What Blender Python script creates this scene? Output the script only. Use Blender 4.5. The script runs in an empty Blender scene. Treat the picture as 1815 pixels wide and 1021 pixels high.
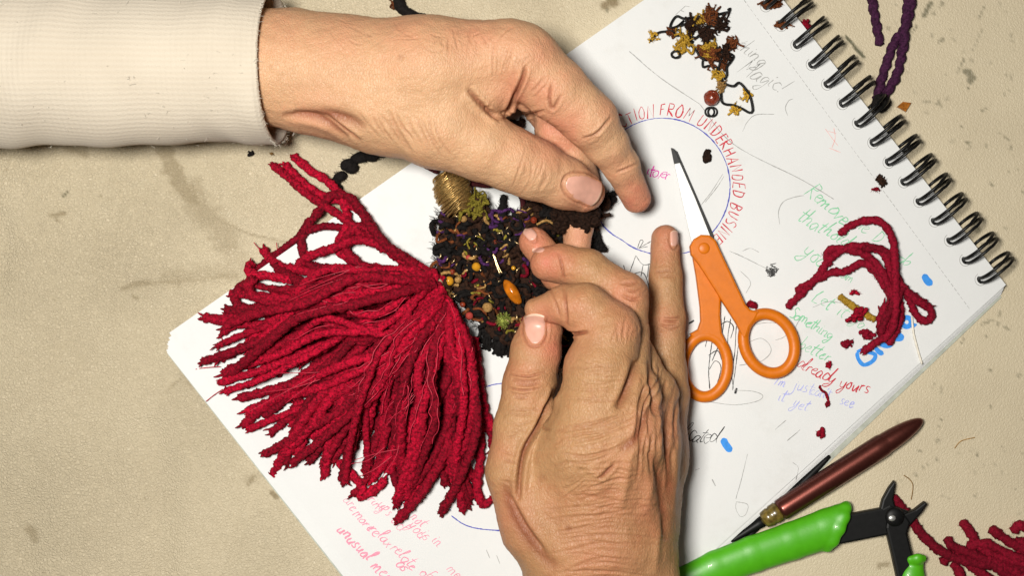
import bpy, math, random
import numpy as np
from mathutils import Vector
from mathutils.bvhtree import BVHTree

random.seed(7); rng = np.random.default_rng(7)
scene = bpy.context.scene
COL = scene.collection

# ---------------------------------------------------------------- camera, world, lamps, exposure
S = 0.000263            # metres per unit (a unit is about a quarter millimetre)
HC = 2357.0             # camera height in units
CX, CY = 907.5, 510.5
cam = bpy.data.cameras.new('camera'); co = bpy.data.objects.new('camera', cam); COL.objects.link(co)
co.location = (0, 0, HC * S); co.rotation_euler = (0, 0, 0)
cam.sensor_width = 36; cam.lens = 36 * HC / 1815; cam.clip_start = 0.01; cam.clip_end = 20
scene.camera = co
world = bpy.data.worlds.new('World'); scene.world = world; world.use_nodes = True
world.node_tree.nodes['Background'].inputs[0].default_value = (0.95, 0.97, 1.0, 1)
world.node_tree.nodes['Background'].inputs[1].default_value = 0.015
def area(name, loc, target, size, power, col):
    l = bpy.data.lights.new(name, 'AREA'); l.shape = 'DISK'; l.size = size; l.energy = power; l.color = col
    o = bpy.data.objects.new(name, l); COL.objects.link(o); o.location = loc
    o.rotation_euler = (Vector(target) - Vector(loc)).to_track_quat('-Z', 'Y').to_euler(); return o
area('desk_lamp', (-0.13, 0.045, 0.74), (-0.02, 0.0, 0), 0.15, 8.1, (1.0, 0.965, 0.90))
area('overhead_fill', (-0.12, 0.14, 1.5), (0.02, 0, 0), 0.6, 0.9, (0.98, 1.0, 0.95))  # added soft fill from above, not a known ceiling fitting
scene.view_settings.view_transform = 'Standard'; scene.view_settings.look = 'None'
scene.view_settings.exposure = 0.0; scene.view_settings.gamma = 1.0
scene.view_settings.use_curve_mapping = False

# ---------------------------------------------------------------- helpers
def U(px, py, z=0.0):                       # picture position at height z -> units
    f = (HC - z) / HC
    return np.array([(px - CX) * f, -(py - CY) * f, z], dtype=float)
def W(px, py, z=0.0): return U(px, py, z) * S
def fz(z): return (HC - z) / HC

def tag(o, label=None, cat=None, group=None, kind=None):
    if label: o['label'] = label
    if cat: o['category'] = cat
    if group: o['group'] = group
    if kind: o['kind'] = kind
    return o
def mesh_obj(name, V, F, mat, parent=None, smooth=True, scale=S):
    me = bpy.data.meshes.new(name)
    V = np.asarray(V, dtype=float) * scale
    me.from_pydata(V.tolist(), [], F if isinstance(F, list) else F.tolist())
    if smooth: me.polygons.foreach_set('use_smooth', [True] * len(me.polygons))
    if mat: me.materials.append(mat)
    me.update()
    o = bpy.data.objects.new(name, me); COL.objects.link(o)
    if parent: o.parent = parent; o.matrix_parent_inverse = parent.matrix_world.inverted()
    return o
def empty(name, px, py, z=0):
    o = bpy.data.objects.new(name, None); COL.objects.link(o); o.empty_display_size = 0.01
    o.location = W(px, py, z); bpy.context.view_layer.update(); return o
def add_attr(o, name, vals):
    a = o.data.attributes.new(name, 'FLOAT', 'POINT'); a.data.foreach_set('value', np.asarray(vals, dtype=np.float32))

class MB:                                    # mesh collector
    def __init__(s): s.V = []; s.F = []; s.n = 0
    def add(s, V, F):
        V = np.asarray(V, dtype=float); s.V.append(V); b = s.n
        s.F.extend([tuple(int(i) + b for i in f) for f in F]); s.n += len(V)
    def build(s, name, mat, parent=None, smooth=True):
        if not s.n: return None
        return mesh_obj(name, np.concatenate(s.V), s.F, mat, parent, smooth)

def catmull(pts, step=3.0):
    P = np.asarray(pts, dtype=float)
    if len(P) == 2:
        n = max(2, int(np.linalg.norm(P[1][:3] - P[0][:3]) / step) + 1)
        t = np.linspace(0, 1, n)[:, None]; return P[0] * (1 - t) + P[1] * t
    Q = np.vstack([2 * P[0] - P[1], P, 2 * P[-1] - P[-2]]); out = []
    for i in range(1, len(Q) - 2):
        p0, p1, p2, p3 = Q[i - 1], Q[i], Q[i + 1], Q[i + 2]
        n = max(2, int(np.linalg.norm((p2 - p1)[:3]) / step))
        t = np.linspace(0, 1, n, endpoint=False)[:, None]
        out.append(0.5 * ((2 * p1) + (-p0 + p2) * t + (2 * p0 - 5 * p1 + 4 * p2 - p3) * t ** 2 + (-p0 + 3 * p1 - 3 * p2 + p3) * t ** 3))
    out.append(Q[-2][None]); return np.vstack(out)
def frames(C):
    T = np.gradient(C, axis=0); T /= np.linalg.norm(T, axis=1)[:, None] + 1e-9
    N = np.zeros_like(T); a = np.array([0, 0, 1.0])
    if abs(T[0] @ a) > 0.9: a = np.array([1.0, 0, 0])
    n = a - T[0] * (a @ T[0]); N[0] = n / np.linalg.norm(n)
    for i in range(1, len(T)):
        n = N[i - 1] - T[i] * (N[i - 1] @ T[i]); N[i] = n / (np.linalg.norm(n) + 1e-9)
    return T, N, np.cross(T, N)
def tube(C, r, sides=8, rough=0.0, caps=True, twist=0.0, lobes=0, lobe=0.0):
    C = np.asarray(C, dtype=float); m = len(C); r = np.broadcast_to(np.asarray(r, dtype=float), (m,))
    T, N, B = frames(C); ang = np.linspace(0, 2 * np.pi, sides, endpoint=False)
    R = np.repeat(r[:, None], sides, 1)
    if rough: R = R * (1 + rough * rng.normal(size=R.shape))
    if lobes:
        s = np.concatenate([[0], np.cumsum(np.linalg.norm(np.diff(C, axis=0), axis=1))])
        R = R * (1 + lobe * np.cos(lobes * (ang[None, :]) - twist * s[:, None]))
    V = C[:, None] + R[..., None] * (np.cos(ang)[None, :, None] * N[:, None] + np.sin(ang)[None, :, None] * B[:, None])
    V = V.reshape(-1, 3); F = []
    for i in range(m - 1):
        for j in range(sides):
            k = (j + 1) % sides; F.append((i * sides + j, i * sides + k, (i + 1) * sides + k, (i + 1) * sides + j))
    if caps:
        V = np.vstack([V, C[0] - T[0] * r[0] * .5, C[-1] + T[-1] * r[-1] * .5]); a, b = len(V) - 2, len(V) - 1
        for j in range(sides):
            k = (j + 1) % sides; F.append((a, k, j)); F.append((b, (m - 1) * sides + j, (m - 1) * sides + k))
    return V, F
def PU(pts, z=None):                         # list of (px,py[,z]) -> units
    return np.array([U(p[0], p[1], p[2] if len(p) > 2 else z) for p in pts])
def extrude(poly, z0, z1, bevel=0.0):        # poly (px,py) at mean height -> closed prism with bevelled rims
    zm = (z0 + z1) / 2; P2 = PU(poly, zm)[:, :2]
    if sum(P2[i][0] * P2[(i + 1) % len(P2)][1] - P2[(i + 1) % len(P2)][0] * P2[i][1] for i in range(len(P2))) < 0: P2 = P2[::-1]
    n = len(P2); d = np.roll(P2, -1, 0) - P2; d /= np.linalg.norm(d, axis=1)[:, None] + 1e-9
    nr = np.stack([d[:, 1], -d[:, 0]], 1); nn = nr + np.roll(nr, 1, 0)
    nn /= np.maximum(np.einsum('ij,ij->i', nn, nn)[:, None] / 2, 0.5); rings = []
    prof = [(-bevel, z0), (0, z0 + bevel), (0, z1 - bevel), (-bevel * .3, z1 - bevel * .3), (-bevel, z1)] if bevel else [(0, z0), (0, z1)]
    for o, z in prof: rings.append(np.column_stack([P2 + nn * o, np.full(n, z)]))
    V = np.vstack(rings); F = []
    for k in range(len(prof) - 1):
        for i in range(n):
            j = (i + 1) % n; F.append((k * n + i, k * n + j, (k + 1) * n + j, (k + 1) * n + i))
    F.append(tuple(range(n - 1, -1, -1))); F.append(tuple((len(prof) - 1) * n + i for i in range(n)))
    return V, F
def vnoise(P, s, seed=0):                    # smooth value noise, numpy
    Q = np.asarray(P, dtype=float) / s; i0 = np.floor(Q).astype(np.int64); f = Q - i0; f = f * f * (3 - 2 * f)
    def h(ix):
        k = np.full(ix.shape[0], seed * 7919 + 12345, dtype=np.int64)
        for c in range(ix.shape[1]): k = (k * 73856093) ^ (ix[:, c] * (19349663 + 83492791 * c)); k &= 0x7fffffff
        k = ((k >> 13) ^ k) * 1274126177 & 0x7fffffff
        return ((k >> 8) & 0xffff) / 65535.0
    D = i0.shape[1]; out = np.zeros(len(Q))
    for b in range(1 << D):
        off = np.array([(b >> c) & 1 for c in range(D)]); w = np.ones(len(Q))
        for c in range(D): w *= f[:, c] if off[c] else 1 - f[:, c]
        out += w * h(i0 + off)
    return out * 2 - 1
def seg_dist(P, poly):                       # 2D distance to a polyline, and position along it 0..1
    poly = np.asarray(poly, dtype=float); best = np.full(len(P), 1e9); tt = np.zeros(len(P)); L = len(poly) - 1
    for i in range(L):
        a, b = poly[i], poly[i + 1]; ba = b - a; t = np.clip(((P - a) @ ba) / (ba @ ba + 1e-9), 0, 1)
        d = np.linalg.norm(P - a - t[:, None] * ba, axis=1); m = d < best; best[m] = d[m]; tt[m] = (i + t[m]) / L
    return best, tt

# ---- smooth solids: tapered chains blended together and meshed with surface nets
def smin(a, b, k):
    h = np.maximum(k - np.abs(a - b), 0) / k; return np.minimum(a, b) - h * h * k * 0.25
class Solid:
    def __init__(s, lo, hi, vox):
        s.lo = np.array(lo, dtype=float); s.vox = vox; s.n = np.ceil((np.array(hi) - s.lo) / vox).astype(int) + 1
    def field(s): return np.full(tuple(s.n), 60.0, dtype=np.float32)
    def cone(s, D, a, b, ra, rb, k, margin=26):
        lo = np.minimum(a - ra, b - rb) - margin; hi = np.maximum(a + ra, b + rb) + margin
        i0 = np.clip(np.floor((lo - s.lo) / s.vox).astype(int), 0, s.n); i1 = np.clip(np.ceil((hi - s.lo) / s.vox).astype(int) + 1, 0, s.n)
        if (i1 <= i0).any(): return
        sl = tuple(slice(p, q) for p, q in zip(i0, i1))
        ax = [(s.lo[c] + s.vox * np.arange(i0[c], i1[c])).astype(np.float32) for c in range(3)]
        X, Y, Z = ax[0][:, None, None], ax[1][None, :, None], ax[2][None, None, :]
        ba = (b - a).astype(np.float32); L2 = float(ba @ ba) + 1e-6
        t = np.clip(((X - a[0]) * ba[0] + (Y - a[1]) * ba[1] + (Z - a[2]) * ba[2]) / L2, 0, 1)
        d = np.sqrt((X - a[0] - t * ba[0]) ** 2 + (Y - a[1] - t * ba[1]) ** 2 + (Z - a[2] - t * ba[2]) ** 2) - (ra + (rb - ra) * t)
        D[sl] = smin(D[sl], d.astype(np.float32), k)
    def chain(s, D, pts, k=8):               # pts: (px,py,z,r)
        Q = [(U(p[0], p[1], p[2]), p[3] * fz(p[2])) for p in pts]
        for (a, ra), (b, rb) in zip(Q[:-1], Q[1:]): s.cone(D, a, b, ra, rb, k)
    def mesh(s, D):
        D = D.astype(np.float32); sg = D < 0
        c = np.zeros(tuple(s.n - 1), dtype=np.uint8); nx, ny, nz = s.n - 1
        offs = [(i, j, k) for i in (0, 1) for j in (0, 1) for k in (0, 1)]
        for i, j, k in offs: c += sg[i:i + nx, j:j + ny, k:k + nz]
        act = (c > 0) & (c < 8); idx = np.argwhere(act); ids = np.full(act.shape, -1, dtype=np.int64); ids[act] = np.arange(len(idx))
        vals = {o: D[idx[:, 0] + o[0], idx[:, 1] + o[1], idx[:, 2] + o[2]] for o in offs}
        acc = np.zeros((len(idx), 3)); cnt = np.zeros(len(idx))
        for o in offs:
            for ax in range(3):
                if o[ax]: continue
                p = list(o); p[ax] = 1; p = tuple(p); d0, d1 = vals[o], vals[p]; m = (d0 < 0) != (d1 < 0)
                t = np.where(m, d0 / np.where(m, d0 - d1, 1), 0); q = np.tile(np.array(o, dtype=float), (len(idx), 1)); q[:, ax] += t
                acc[m] += q[m]; cnt[m] += 1
        V = s.lo + s.vox * (idx + acc / cnt[:, None]); faces = []
        for ax in range(3):
            a0 = [slice(None)] * 3; a1 = [slice(None)] * 3; a0[ax] = slice(0, -1); a1[ax] = slice(1, None)
            s0, s1 = sg[tuple(a0)], sg[tuple(a1)]; e = np.argwhere(s0 != s1); fl = s0[tuple(e.T)]
            u, v = (ax + 1) % 3, (ax + 2) % 3
            ok = (e[:, u] > 0) & (e[:, v] > 0) & (e[:, u] < s.n[u] - 1) & (e[:, v] < s.n[v] - 1); e = e[ok]; fl = fl[ok]
            def g(du, dv):
                q = e.copy(); q[:, u] += du; q[:, v] += dv; return ids[tuple(q.T)]
            f = np.stack([g(-1, -1), g(0, -1), g(0, 0), g(-1, 0)], 1); f[~fl] = f[~fl][:, ::-1]; faces.append(f)
        return V, np.concatenate(faces)

# ---- materials
def mat(name):
    m = bpy.data.materials.new(name); m.use_nodes = True; nt = m.node_tree
    return m, nt, nt.nodes['Principled BSDF']
def N(nt, t, **kw):
    n = nt.nodes.new(t)
    for k, v in kw.items():
        if hasattr(n, k): setattr(n, k, v)
    return n
def L(nt, a, b): nt.links.new(a, b)
def ramp(nt, fac, stops):
    r = N(nt, 'ShaderNodeValToRGB'); e = r.color_ramp.elements
    e[0].position, e[0].color = stops[0][0], (*stops[0][1], 1); e[1].position, e[1].color = stops[-1][0], (*stops[-1][1], 1)
    for p, c in stops[1:-1]: x = e.new(p); x.color = (*c, 1)
    L(nt, fac, r.inputs[0]); return r.outputs[0]
def mixc(nt, fac, a, b, mode='MIX'):
    m = N(nt, 'ShaderNodeMix'); m.data_type = 'RGBA'; m.blend_type = mode
    for sock, v in ((m.inputs[0], fac), (m.inputs[6], a), (m.inputs[7], b)):
        if isinstance(v, (int, float)): sock.default_value = v
        elif isinstance(v, tuple): sock.default_value = (*v, 1)
        else: L(nt, v, sock)
    return m.outputs[2]
def math_(nt, op, a, b=0.0):
    m = N(nt, 'ShaderNodeMath', operation=op)
    for i, v in enumerate((a, b)):
        if isinstance(v, (int, float)): m.inputs[i].default_value = v
        else: L(nt, v, m.inputs[i])
    return m.outputs[0]
def noise(nt, co_, scale, detail=3, rough=.5):
    n = N(nt, 'ShaderNodeTexNoise'); n.inputs['Scale'].default_value = scale; n.inputs['Detail'].default_value = detail; n.inputs['Roughness'].default_value = rough
    L(nt, co_, n.inputs['Vector']); return n.outputs['Fac']
def vor(nt, co_, scale, feat='F1'):
    n = N(nt, 'ShaderNodeTexVoronoi', feature=feat); n.inputs['Scale'].default_value = scale; L(nt, co_, n.inputs['Vector']); return n.outputs['Distance']
def bump(nt, bs, h, dist, strength=1.0):
    b = N(nt, 'ShaderNodeBump'); b.inputs['Distance'].default_value = dist; b.inputs['Strength'].default_value = strength
    L(nt, h, b.inputs['Height']); L(nt, b.outputs[0], bs.inputs['Normal'])
def objco(nt): return N(nt, 'ShaderNodeTexCoord').outputs['Object']
def attr(nt, n): a = N(nt, 'ShaderNodeAttribute'); a.attribute_name = n; return a.outputs['Fac']

def plain(name, col, rough=.5, metal=0., nscale=400, namp=.12, bumpd=0.0, sheen=0., coat=0., var=0.0, spec=.5):
    m, nt, b = mat(name); c = objco(nt); f = noise(nt, c, nscale, 4)
    lo = tuple(x * (1 - namp) for x in col); hi = tuple(min(1, x * (1 + namp)) for x in col)
    out = ramp(nt, f, [(.3, lo), (.7, hi)])
    if var:
        oi = N(nt, 'ShaderNodeObjectInfo'); hs = N(nt, 'ShaderNodeHueSaturation')
        L(nt, math_(nt, 'ADD', math_(nt, 'MULTIPLY', oi.outputs['Random'], 2 * var), 1 - var), hs.inputs['Value']); L(nt, out, hs.inputs['Color']); out = hs.outputs[0]
    L(nt, out, b.inputs['Base Color']); b.inputs['Roughness'].default_value = rough; b.inputs['Metallic'].default_value = metal
    b.inputs['Sheen Weight'].default_value = sheen; b.inputs['Coat Weight'].default_value = coat; b.inputs['Specular IOR Level'].default_value = spec
    if bumpd: bump(nt, b, noise(nt, c, nscale * 3, 3), bumpd)
    return m

def skin(name, base, warm, dark, rough=.5):
    m, nt, b = mat(name); c = objco(nt)
    f1 = noise(nt, c, 75, 6, .68); f2 = noise(nt, c, 420, 4, .65)
    col = ramp(nt, f1, [(.3, tuple(x * .88 for x in base)), (.5, base), (.72, warm)])
    col = mixc(nt, math_(nt, 'MULTIPLY', f2, .5), col, dark)
    col = mixc(nt, attr(nt, 'flush_shade'), col, (.56, .17, .11))
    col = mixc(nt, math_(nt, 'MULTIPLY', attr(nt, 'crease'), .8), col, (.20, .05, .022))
    col = mixc(nt, attr(nt, 'spot_shade'), col, (.24, .09, .035))
    L(nt, col, b.inputs['Base Color'])
    L(nt, math_(nt, 'ADD', math_(nt, 'MULTIPLY', f2, .2), rough - .1), b.inputs['Roughness'])
    b.inputs['Subsurface Weight'].default_value = .12; b.inputs['Subsurface Radius'].default_value = (1, .35, .2); b.inputs['Subsurface Scale'].default_value = .002
    b.inputs['Specular IOR Level'].default_value = .36
    mp = N(nt, 'ShaderNodeMapping'); L(nt, c, mp.inputs[0]); mp.inputs['Rotation'].default_value = (0, 0, .5); mp.inputs['Scale'].default_value = (1, .55, .8)
    v = vor(nt, mp.outputs[0], 900, 'DISTANCE_TO_EDGE'); v2 = vor(nt, c, 520, 'DISTANCE_TO_EDGE')
    h = math_(nt, 'ADD', math_(nt, 'MULTIPLY', math_(nt, 'MINIMUM', v, .18), 2.2), math_(nt, 'MULTIPLY', math_(nt, 'MINIMUM', v2, .12), 2.0))
    h = math_(nt, 'ADD', h, math_(nt, 'MULTIPLY', noise(nt, c, 260, 4, .6), 1.2))
    bump(nt, b, h, .00026, .9)
    return m
M = {}
M['skin_a'] = skin('skin', (.60, .365, .205), (.60, .33, .185), (.46, .24, .12))
M['skin_b'] = skin('skin', (.47, .265, .125), (.43, .20, .092), (.25, .112, .046), .5)
M['nail'] = plain('nail', (.63, .34, .26), .34, nscale=300, namp=.08, spec=.4)
M['nail_edge'] = plain('nail_edge', (.68, .45, .33), .4, nscale=300, namp=.06)

def m_paper():
    m, nt, b = mat('paper'); c = objco(nt)
    col = ramp(nt, noise(nt, c, 14, 5), [(.3, (.645, .65, .645)), (.7, (.685, .69, .685))])
    sm = math_(nt, 'MULTIPLY', math_(nt, 'MAXIMUM', math_(nt, 'SUBTRACT', noise(nt, c, 22, 6, .75), .56), 0.0), 1.6); col = mixc(nt, sm, col, (.50, .48, .44))
    L(nt, col, b.inputs['Base Color']); b.inputs['Roughness'].default_value = .8; b.inputs['Specular IOR Level'].default_value = .25
    bump(nt, b, math_(nt, 'ADD', noise(nt, c, 1800, 3), math_(nt, 'MULTIPLY', noise(nt, c, 28, 3), 14.0)), .00007); return m
M['paper'] = m_paper()
def m_table():
    m, nt, b = mat('vinyl'); c = objco(nt)
    f = noise(nt, c, 9, 6, .6); col = ramp(nt, f, [(.3, (.51, .435, .305)), (.55, (.575, .495, .35)), (.75, (.605, .525, .38))])
    sx = N(nt, 'ShaderNodeSeparateXYZ'); L(nt, c, sx.inputs[0])
    f2 = noise(nt, c, 130, 5, .7); col = mixc(nt, math_(nt, 'MULTIPLY', f2, .22), col, (.43, .35, .21))
    col = mixc(nt, attr(nt, 'stain_shade'), col, (.15, .10, .035)); col = mixc(nt, attr(nt, 'grey'), col, (.09, .085, .045))
    v = vor(nt, c, 640, 'DISTANCE_TO_EDGE')
    cre = math_(nt, 'MULTIPLY', math_(nt, 'SUBTRACT', .22, math_(nt, 'MINIMUM', v, .22)), math_(nt, 'MULTIPLY', attr(nt, 'grain'), .45)); col = mixc(nt, cre, col, (.36, .28, .16))
    L(nt, col, b.inputs['Base Color'])
    b.inputs['Roughness'].default_value = .5; b.inputs['Specular IOR Level'].default_value = .4; v2 = vor(nt, c, 1300, 'DISTANCE_TO_EDGE')
    h = math_(nt, 'ADD', math_(nt, 'MINIMUM', v, .25), math_(nt, 'MULTIPLY', math_(nt, 'MINIMUM', v2, .25), .6))
    bump(nt, b, math_(nt, 'MULTIPLY', h, math_(nt, 'ADD', attr(nt, 'grain'), .25)), .0016, .8); return m
M['table'] = m_table()
def m_knit():
    m, nt, b = mat('ribbed_knit'); uv = N(nt, 'ShaderNodeUVMap').outputs[0]; c = objco(nt)
    sx = N(nt, 'ShaderNodeSeparateXYZ'); L(nt, uv, sx.inputs[0])
    wob = math_(nt, 'MULTIPLY', noise(nt, c, 40, 2), 1.5)
    rib = math_(nt, 'SINE', math_(nt, 'ADD', math_(nt, 'MULTIPLY', sx.outputs[1], 2 * math.pi * 88), wob))
    row = math_(nt, 'SINE', math_(nt, 'MULTIPLY', sx.outputs[0], 2 * math.pi * 105))
    col = ramp(nt, noise(nt, c, 30, 5), [(.3, (.54, .475, .385)), (.7, (.595, .53, .435))])
    col = mixc(nt, math_(nt, 'MULTIPLY', math_(nt, 'ADD', rib, 1.0), .06), col, (.42, .33, .23))
    L(nt, col, b.inputs['Base Color']); b.inputs['Roughness'].default_value = .95; b.inputs['Sheen Weight'].default_value = .15; b.inputs['Specular IOR Level'].default_value = .1
    h = math_(nt, 'ADD', math_(nt, 'MULTIPLY', rib, -.2), math_(nt, 'MULTIPLY', row, .22)); h = math_(nt, 'ADD', h, math_(nt, 'MULTIPLY', noise(nt, c, 1500, 3), 1.3))
    bump(nt, b, h, .0002, .9); return m
M['knit'] = m_knit()
def m_yarn(name, lo, hi, var=.35, sc=900):
    m, nt, b = mat(name); c = objco(nt); col = ramp(nt, noise(nt, c, sc, 3, .7), [(.32, lo), (.68, hi)])
    oi = N(nt, 'ShaderNodeObjectInfo'); hs = N(nt, 'ShaderNodeHueSaturation')
    L(nt, math_(nt, 'ADD', math_(nt, 'MULTIPLY', oi.outputs['Random'], 2 * var), 1 - var), hs.inputs['Value']); L(nt, col, hs.inputs['Color'])
    L(nt, hs.outputs[0], b.inputs['Base Color']); b.inputs['Roughness'].default_value = .8; b.inputs['Specular IOR Level'].default_value = .14
    b.inputs['Sheen Weight'].default_value = .03; b.inputs['Sheen Tint'].default_value = (*[min(1, x * 2 + .1) for x in hi], 1)
    bump(nt, b, noise(nt, c, sc * 2, 4, .7), .0004, .9); return m
M['red'] = m_yarn('crimson_yarn', (.045, .0001, .003), (.46, .003, .026), .45)
M['red_thread'] = plain('crimson_thread', (.50, .02, .05), .5, namp=.35)
M['red_dull'] = m_yarn('dark_red_yarn', (.09, .001, .006), (.27, .004, .022), .25)
M['purple'] = m_yarn('purple_yarn', (.016, .004, .014), (.07, .016, .055), .1)
M['black'] = m_yarn('black_yarn', (.004, .003, .003), (.012, .010, .009), .1)
M['brown'] = m_yarn('dark_brown_yarn', (.006, .003, .002), (.035, .014, .007), .3)
M['violet'] = m_yarn('violet_yarn', (.02, .005, .035), (.10, .03, .13), .3)
M['olive'] = m_yarn('olive_yarn', (.09, .07, .008), (.28, .23, .03), .25)
M['gold'] = plain('gold_thread', (.40, .255, .09), .36, .75, 1600, .55)
M['tan'] = m_yarn('tan_fibre', (.16, .08, .02), (.42, .25, .09), .3)
M['ochre'] = m_yarn('ochre_fibre', (.30, .16, .01), (.62, .38, .05), .25)
M['rust'] = m_yarn('rust_fibre', (.05, .012, .003), (.20, .06, .018), .3)
M['white_thread'] = plain('white_thread', (.75, .70, .60), .8)
M['wire'] = plain('black_wire', (.006, .006, .006), .5, .0, spec=.2)
M['coil'] = plain('black_coil', (.004, .004, .004), .4, 0, spec=.25)
M['orange'] = plain('orange_plastic', (.60, .150, .003), .42, 0, 250, .06, .00004, spec=.35)
M['steel'] = plain('brushed_steel', (.60, .60, .58), .42, .75, 900, .10, .00003)
M['dark_steel'] = plain('dark_steel', (.03, .03, .03), .4, .6)
M['green'] = plain('green_rubber', (.07, .37, .006), .42, 0, 300, .05, .00003, coat=.1)
M['black_metal'] = plain('black_metal', (.004, .004, .004), .5, 0, 500, .3, spec=.25)
M['maroon'] = plain('burgundy_lacquer', (.13, .034, .025), .36, .8, 700, .1, .00002, coat=.35)
M['amber'] = plain('amber_plastic', (.13, .09, .018), .3, 0, 500, .5, coat=.3)
M['amberbead'] = plain('amber_glass', (.42, .12, .006), .1, 0, 300, .4, coat=1)
M['pearl'] = plain('pearl_bead', (.55, .42, .28), .25, 0, coat=.6)
M['yellowbead'] = plain('yellow_bead', (.52, .24, .015), .22, 0, coat=.6)
M['pinkbead'] = plain('pink_bead', (.36, .05, .04), .25, 0, coat=.6)
M['redbead'] = plain('russet_bead', (.20, .03, .012), .3, 0, 900, .5, coat=.6)
M['greenfelt'] = m_yarn('green_fibre', (.12, .15, .02), (.40, .44, .10), .2)
def ink(n, c): M[n] = plain(n, c, .7, 0, 600, .15)
ink('red_ink', (.50, .02, .04)); ink('blue_ink', (.06, .07, .38)); ink('black_ink', (.02, .02, .02)); ink('pencil', (.33, .33, .32))
ink('green_ink', (.20, .52, .30)); ink('pale_blue_ink', (.36, .38, .72)); ink('magenta_ink', (.60, .03, .34)); ink('pink_ink', (.72, .26, .36)); ink('marker_blue', (.03, .25, .72))
ink('fold', (.70, .70, .67)); ink('red_pale_ink', (.70, .32, .30))

# ================================================================ SETTING: table
def build_table():
    xs = np.concatenate([np.linspace(-2600, -130, 20), np.arange(-100, 1920, 4.0), np.linspace(1950, 4400, 20)])
    ys = np.concatenate([np.linspace(-2200, -130, 16), np.arange(-100, 1125, 4.0), np.linspace(1150, 3200, 16)])
    X, Y = np.meshgrid(xs, ys, indexing='ij'); P = np.column_stack([X.ravel(), Y.ravel()])
    z = np.zeros(len(P))
    z += 1.2 * vnoise(P, 170, 3) + .5 * vnoise(P, 60, 4)
    def dent(poly, w, h):
        d, _ = seg_dist(P, poly); return h * np.exp(-(d / w) ** 2)
    for poly, w, h in (([(285, 1030), (290, 880), (270, 770)], 30, -7), ([(330, 1030), (340, 900)], 34, 3), ([(150, 620), (190, 760), (180, 860)], 60, -5), ([(40, 980), (60, 900)], 30, -5),
                       ([(0, 760), (60, 700)], 60, 4), ([(255, 505), (330, 497), (420, 490)], 9, -3.5), ([(330, 520), (420, 510)], 16, 3), ([(-40, 300), (10, 420), (0, 520)], 16, -5), ([(430, 400), (520, 440)], 3, -1.5)): z += dent(poly, w, h)
    st = np.zeros(len(P)); gr = np.zeros(len(P))
    def mark(A, poly, w, a, soft=2.0, rag=.5):
        d, t = seg_dist(P, poly); d = d + w * rag * vnoise(P, 9, 11); np.maximum(A, min(.95, a * 1.25) * np.clip((w - d) / soft + .5, 0, 1), out=A)
    mark(st, [(283, 245), (305, 300), (340, 350)], 15, .34, 8); mark(st, [(335, 335), (370, 385), (405, 430)], 22, .22, 14); mark(st, [(400, 430), (430, 475)], 22, .13, 18)
    mark(st, [(215, 512), (240, 503), (300, 500), (420, 488)], 4, .30, 6); mark(st, [(300, 492), (420, 480)], 14, .16, 16)
    mark(st, [(380, 385), (440, 415), (510, 430)], 2, .3, 3); mark(st, [(90, 382), (115, 378)], 3, .45, 4); mark(st, [(100, 390), (104, 393)], 2, .3); mark(st, [(235, 525), (245, 530)], 2, .35)
    mark(gr, [(113, 348), (119, 341)], 2.6, .7); mark(st, [(80, 245), (150, 248)], 10, .5, 10); mark(st, [(120, 262), (150, 272)], 8, .3, 10)  # grey fleck, then the sleeve's shadow painted as a dark streak below it
    mark(st, [(440, 860), (450, 845)], 3, .45); mark(st, [(483, 875), (488, 880)], 5, .5); mark(st, [(470, 840), (440, 850)], 8, .15, 8); mark(st, [(50, 940), (60, 955)], 7, .3, 8); mark(st, [(330, 665), (345, 680)], 8, .2, 12)
    mark(st, [(300, 690), (320, 672)], 2, .3, 3)
    mark(gr, [(1500, 66), (1514, 82), (1530, 101)], 3.2, .85, 1.5); mark(gr, [(1650, 5), (1642, 18), (1637, 28)], 4, .6, 2); mark(gr, [(1712, 128), (1722, 140)], 7, .55, 3, 1.0); mark(gr, [(1715, 155), (1717, 155)], 2, .6)
    mark(gr, [(1709, 105), (1698, 125)], 1.6, .55); mark(gr, [(1745, 10), (1736, 30)], 1.2, .5); mark(gr, [(1742, 50), (1724, 88)], 1.0, .35); mark(gr, [(1625, 45), (1617, 56)], 1.6, .6); mark(gr, [(1663, 178), (1668, 190)], 2, .5, 2, 1)
    mark(gr, [(1670, 5), (1665, 11)], 3, .4, 3, 1); mark(gr, [(1730, 400), (1734, 408)], 5, .5, 4); mark(gr, [(1640, 350), (1720, 470)], 6, .12, 8); mark(gr, [(1640, 300), (1650, 320)], 2, .35)
    mark(st, [(880, -10), (960, 10), (1000, 85)], 26, .10, 30); mark(st, [(1075, 5), (1100, -5)], 10, .6, 8, 1); mark(gr, [(1075, 17), (1077, 19)], 1.5, .8)  # broad faint darker band above the knuckles, then small dark marks
    mark(gr, [(1740, 575), (1752, 570)], 2, .45); mark(gr, [(1780, 580), (1790, 585)], 2, .4); mark(gr, [(1735, 525), (1745, 530)], 3, .35); mark(st, [(1560, 1005), (1575, 1000)], 4, .4, 4, 1)
    r2 = np.random.default_rng(5)
    for _ in range(150):
        x, y = r2.uniform(1560, 1815), r2.uniform(0, 1021); a = r2.uniform(0, 6.28); l = r2.uniform(0, 9) ** 1.0 * (r2.random() < .4)
        mark(gr, [(x, y), (x + l * math.cos(a) + .1, y + l * math.sin(a))], r2.uniform(1.0, 2.4), r2.uniform(.2, .6), 2)
    for _ in range(40):
        x, y = r2.uniform(0, 600), r2.uniform(240, 1021); mark(st, [(x, y), (x + 1, y)], r2.uniform(1, 2.5), r2.uniform(.1, .35), 2)
    grain = np.clip(1.05 - .0009 * P[:, 0] + .25 * vnoise(P, 120, 8) , .05, 1.2)
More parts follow.
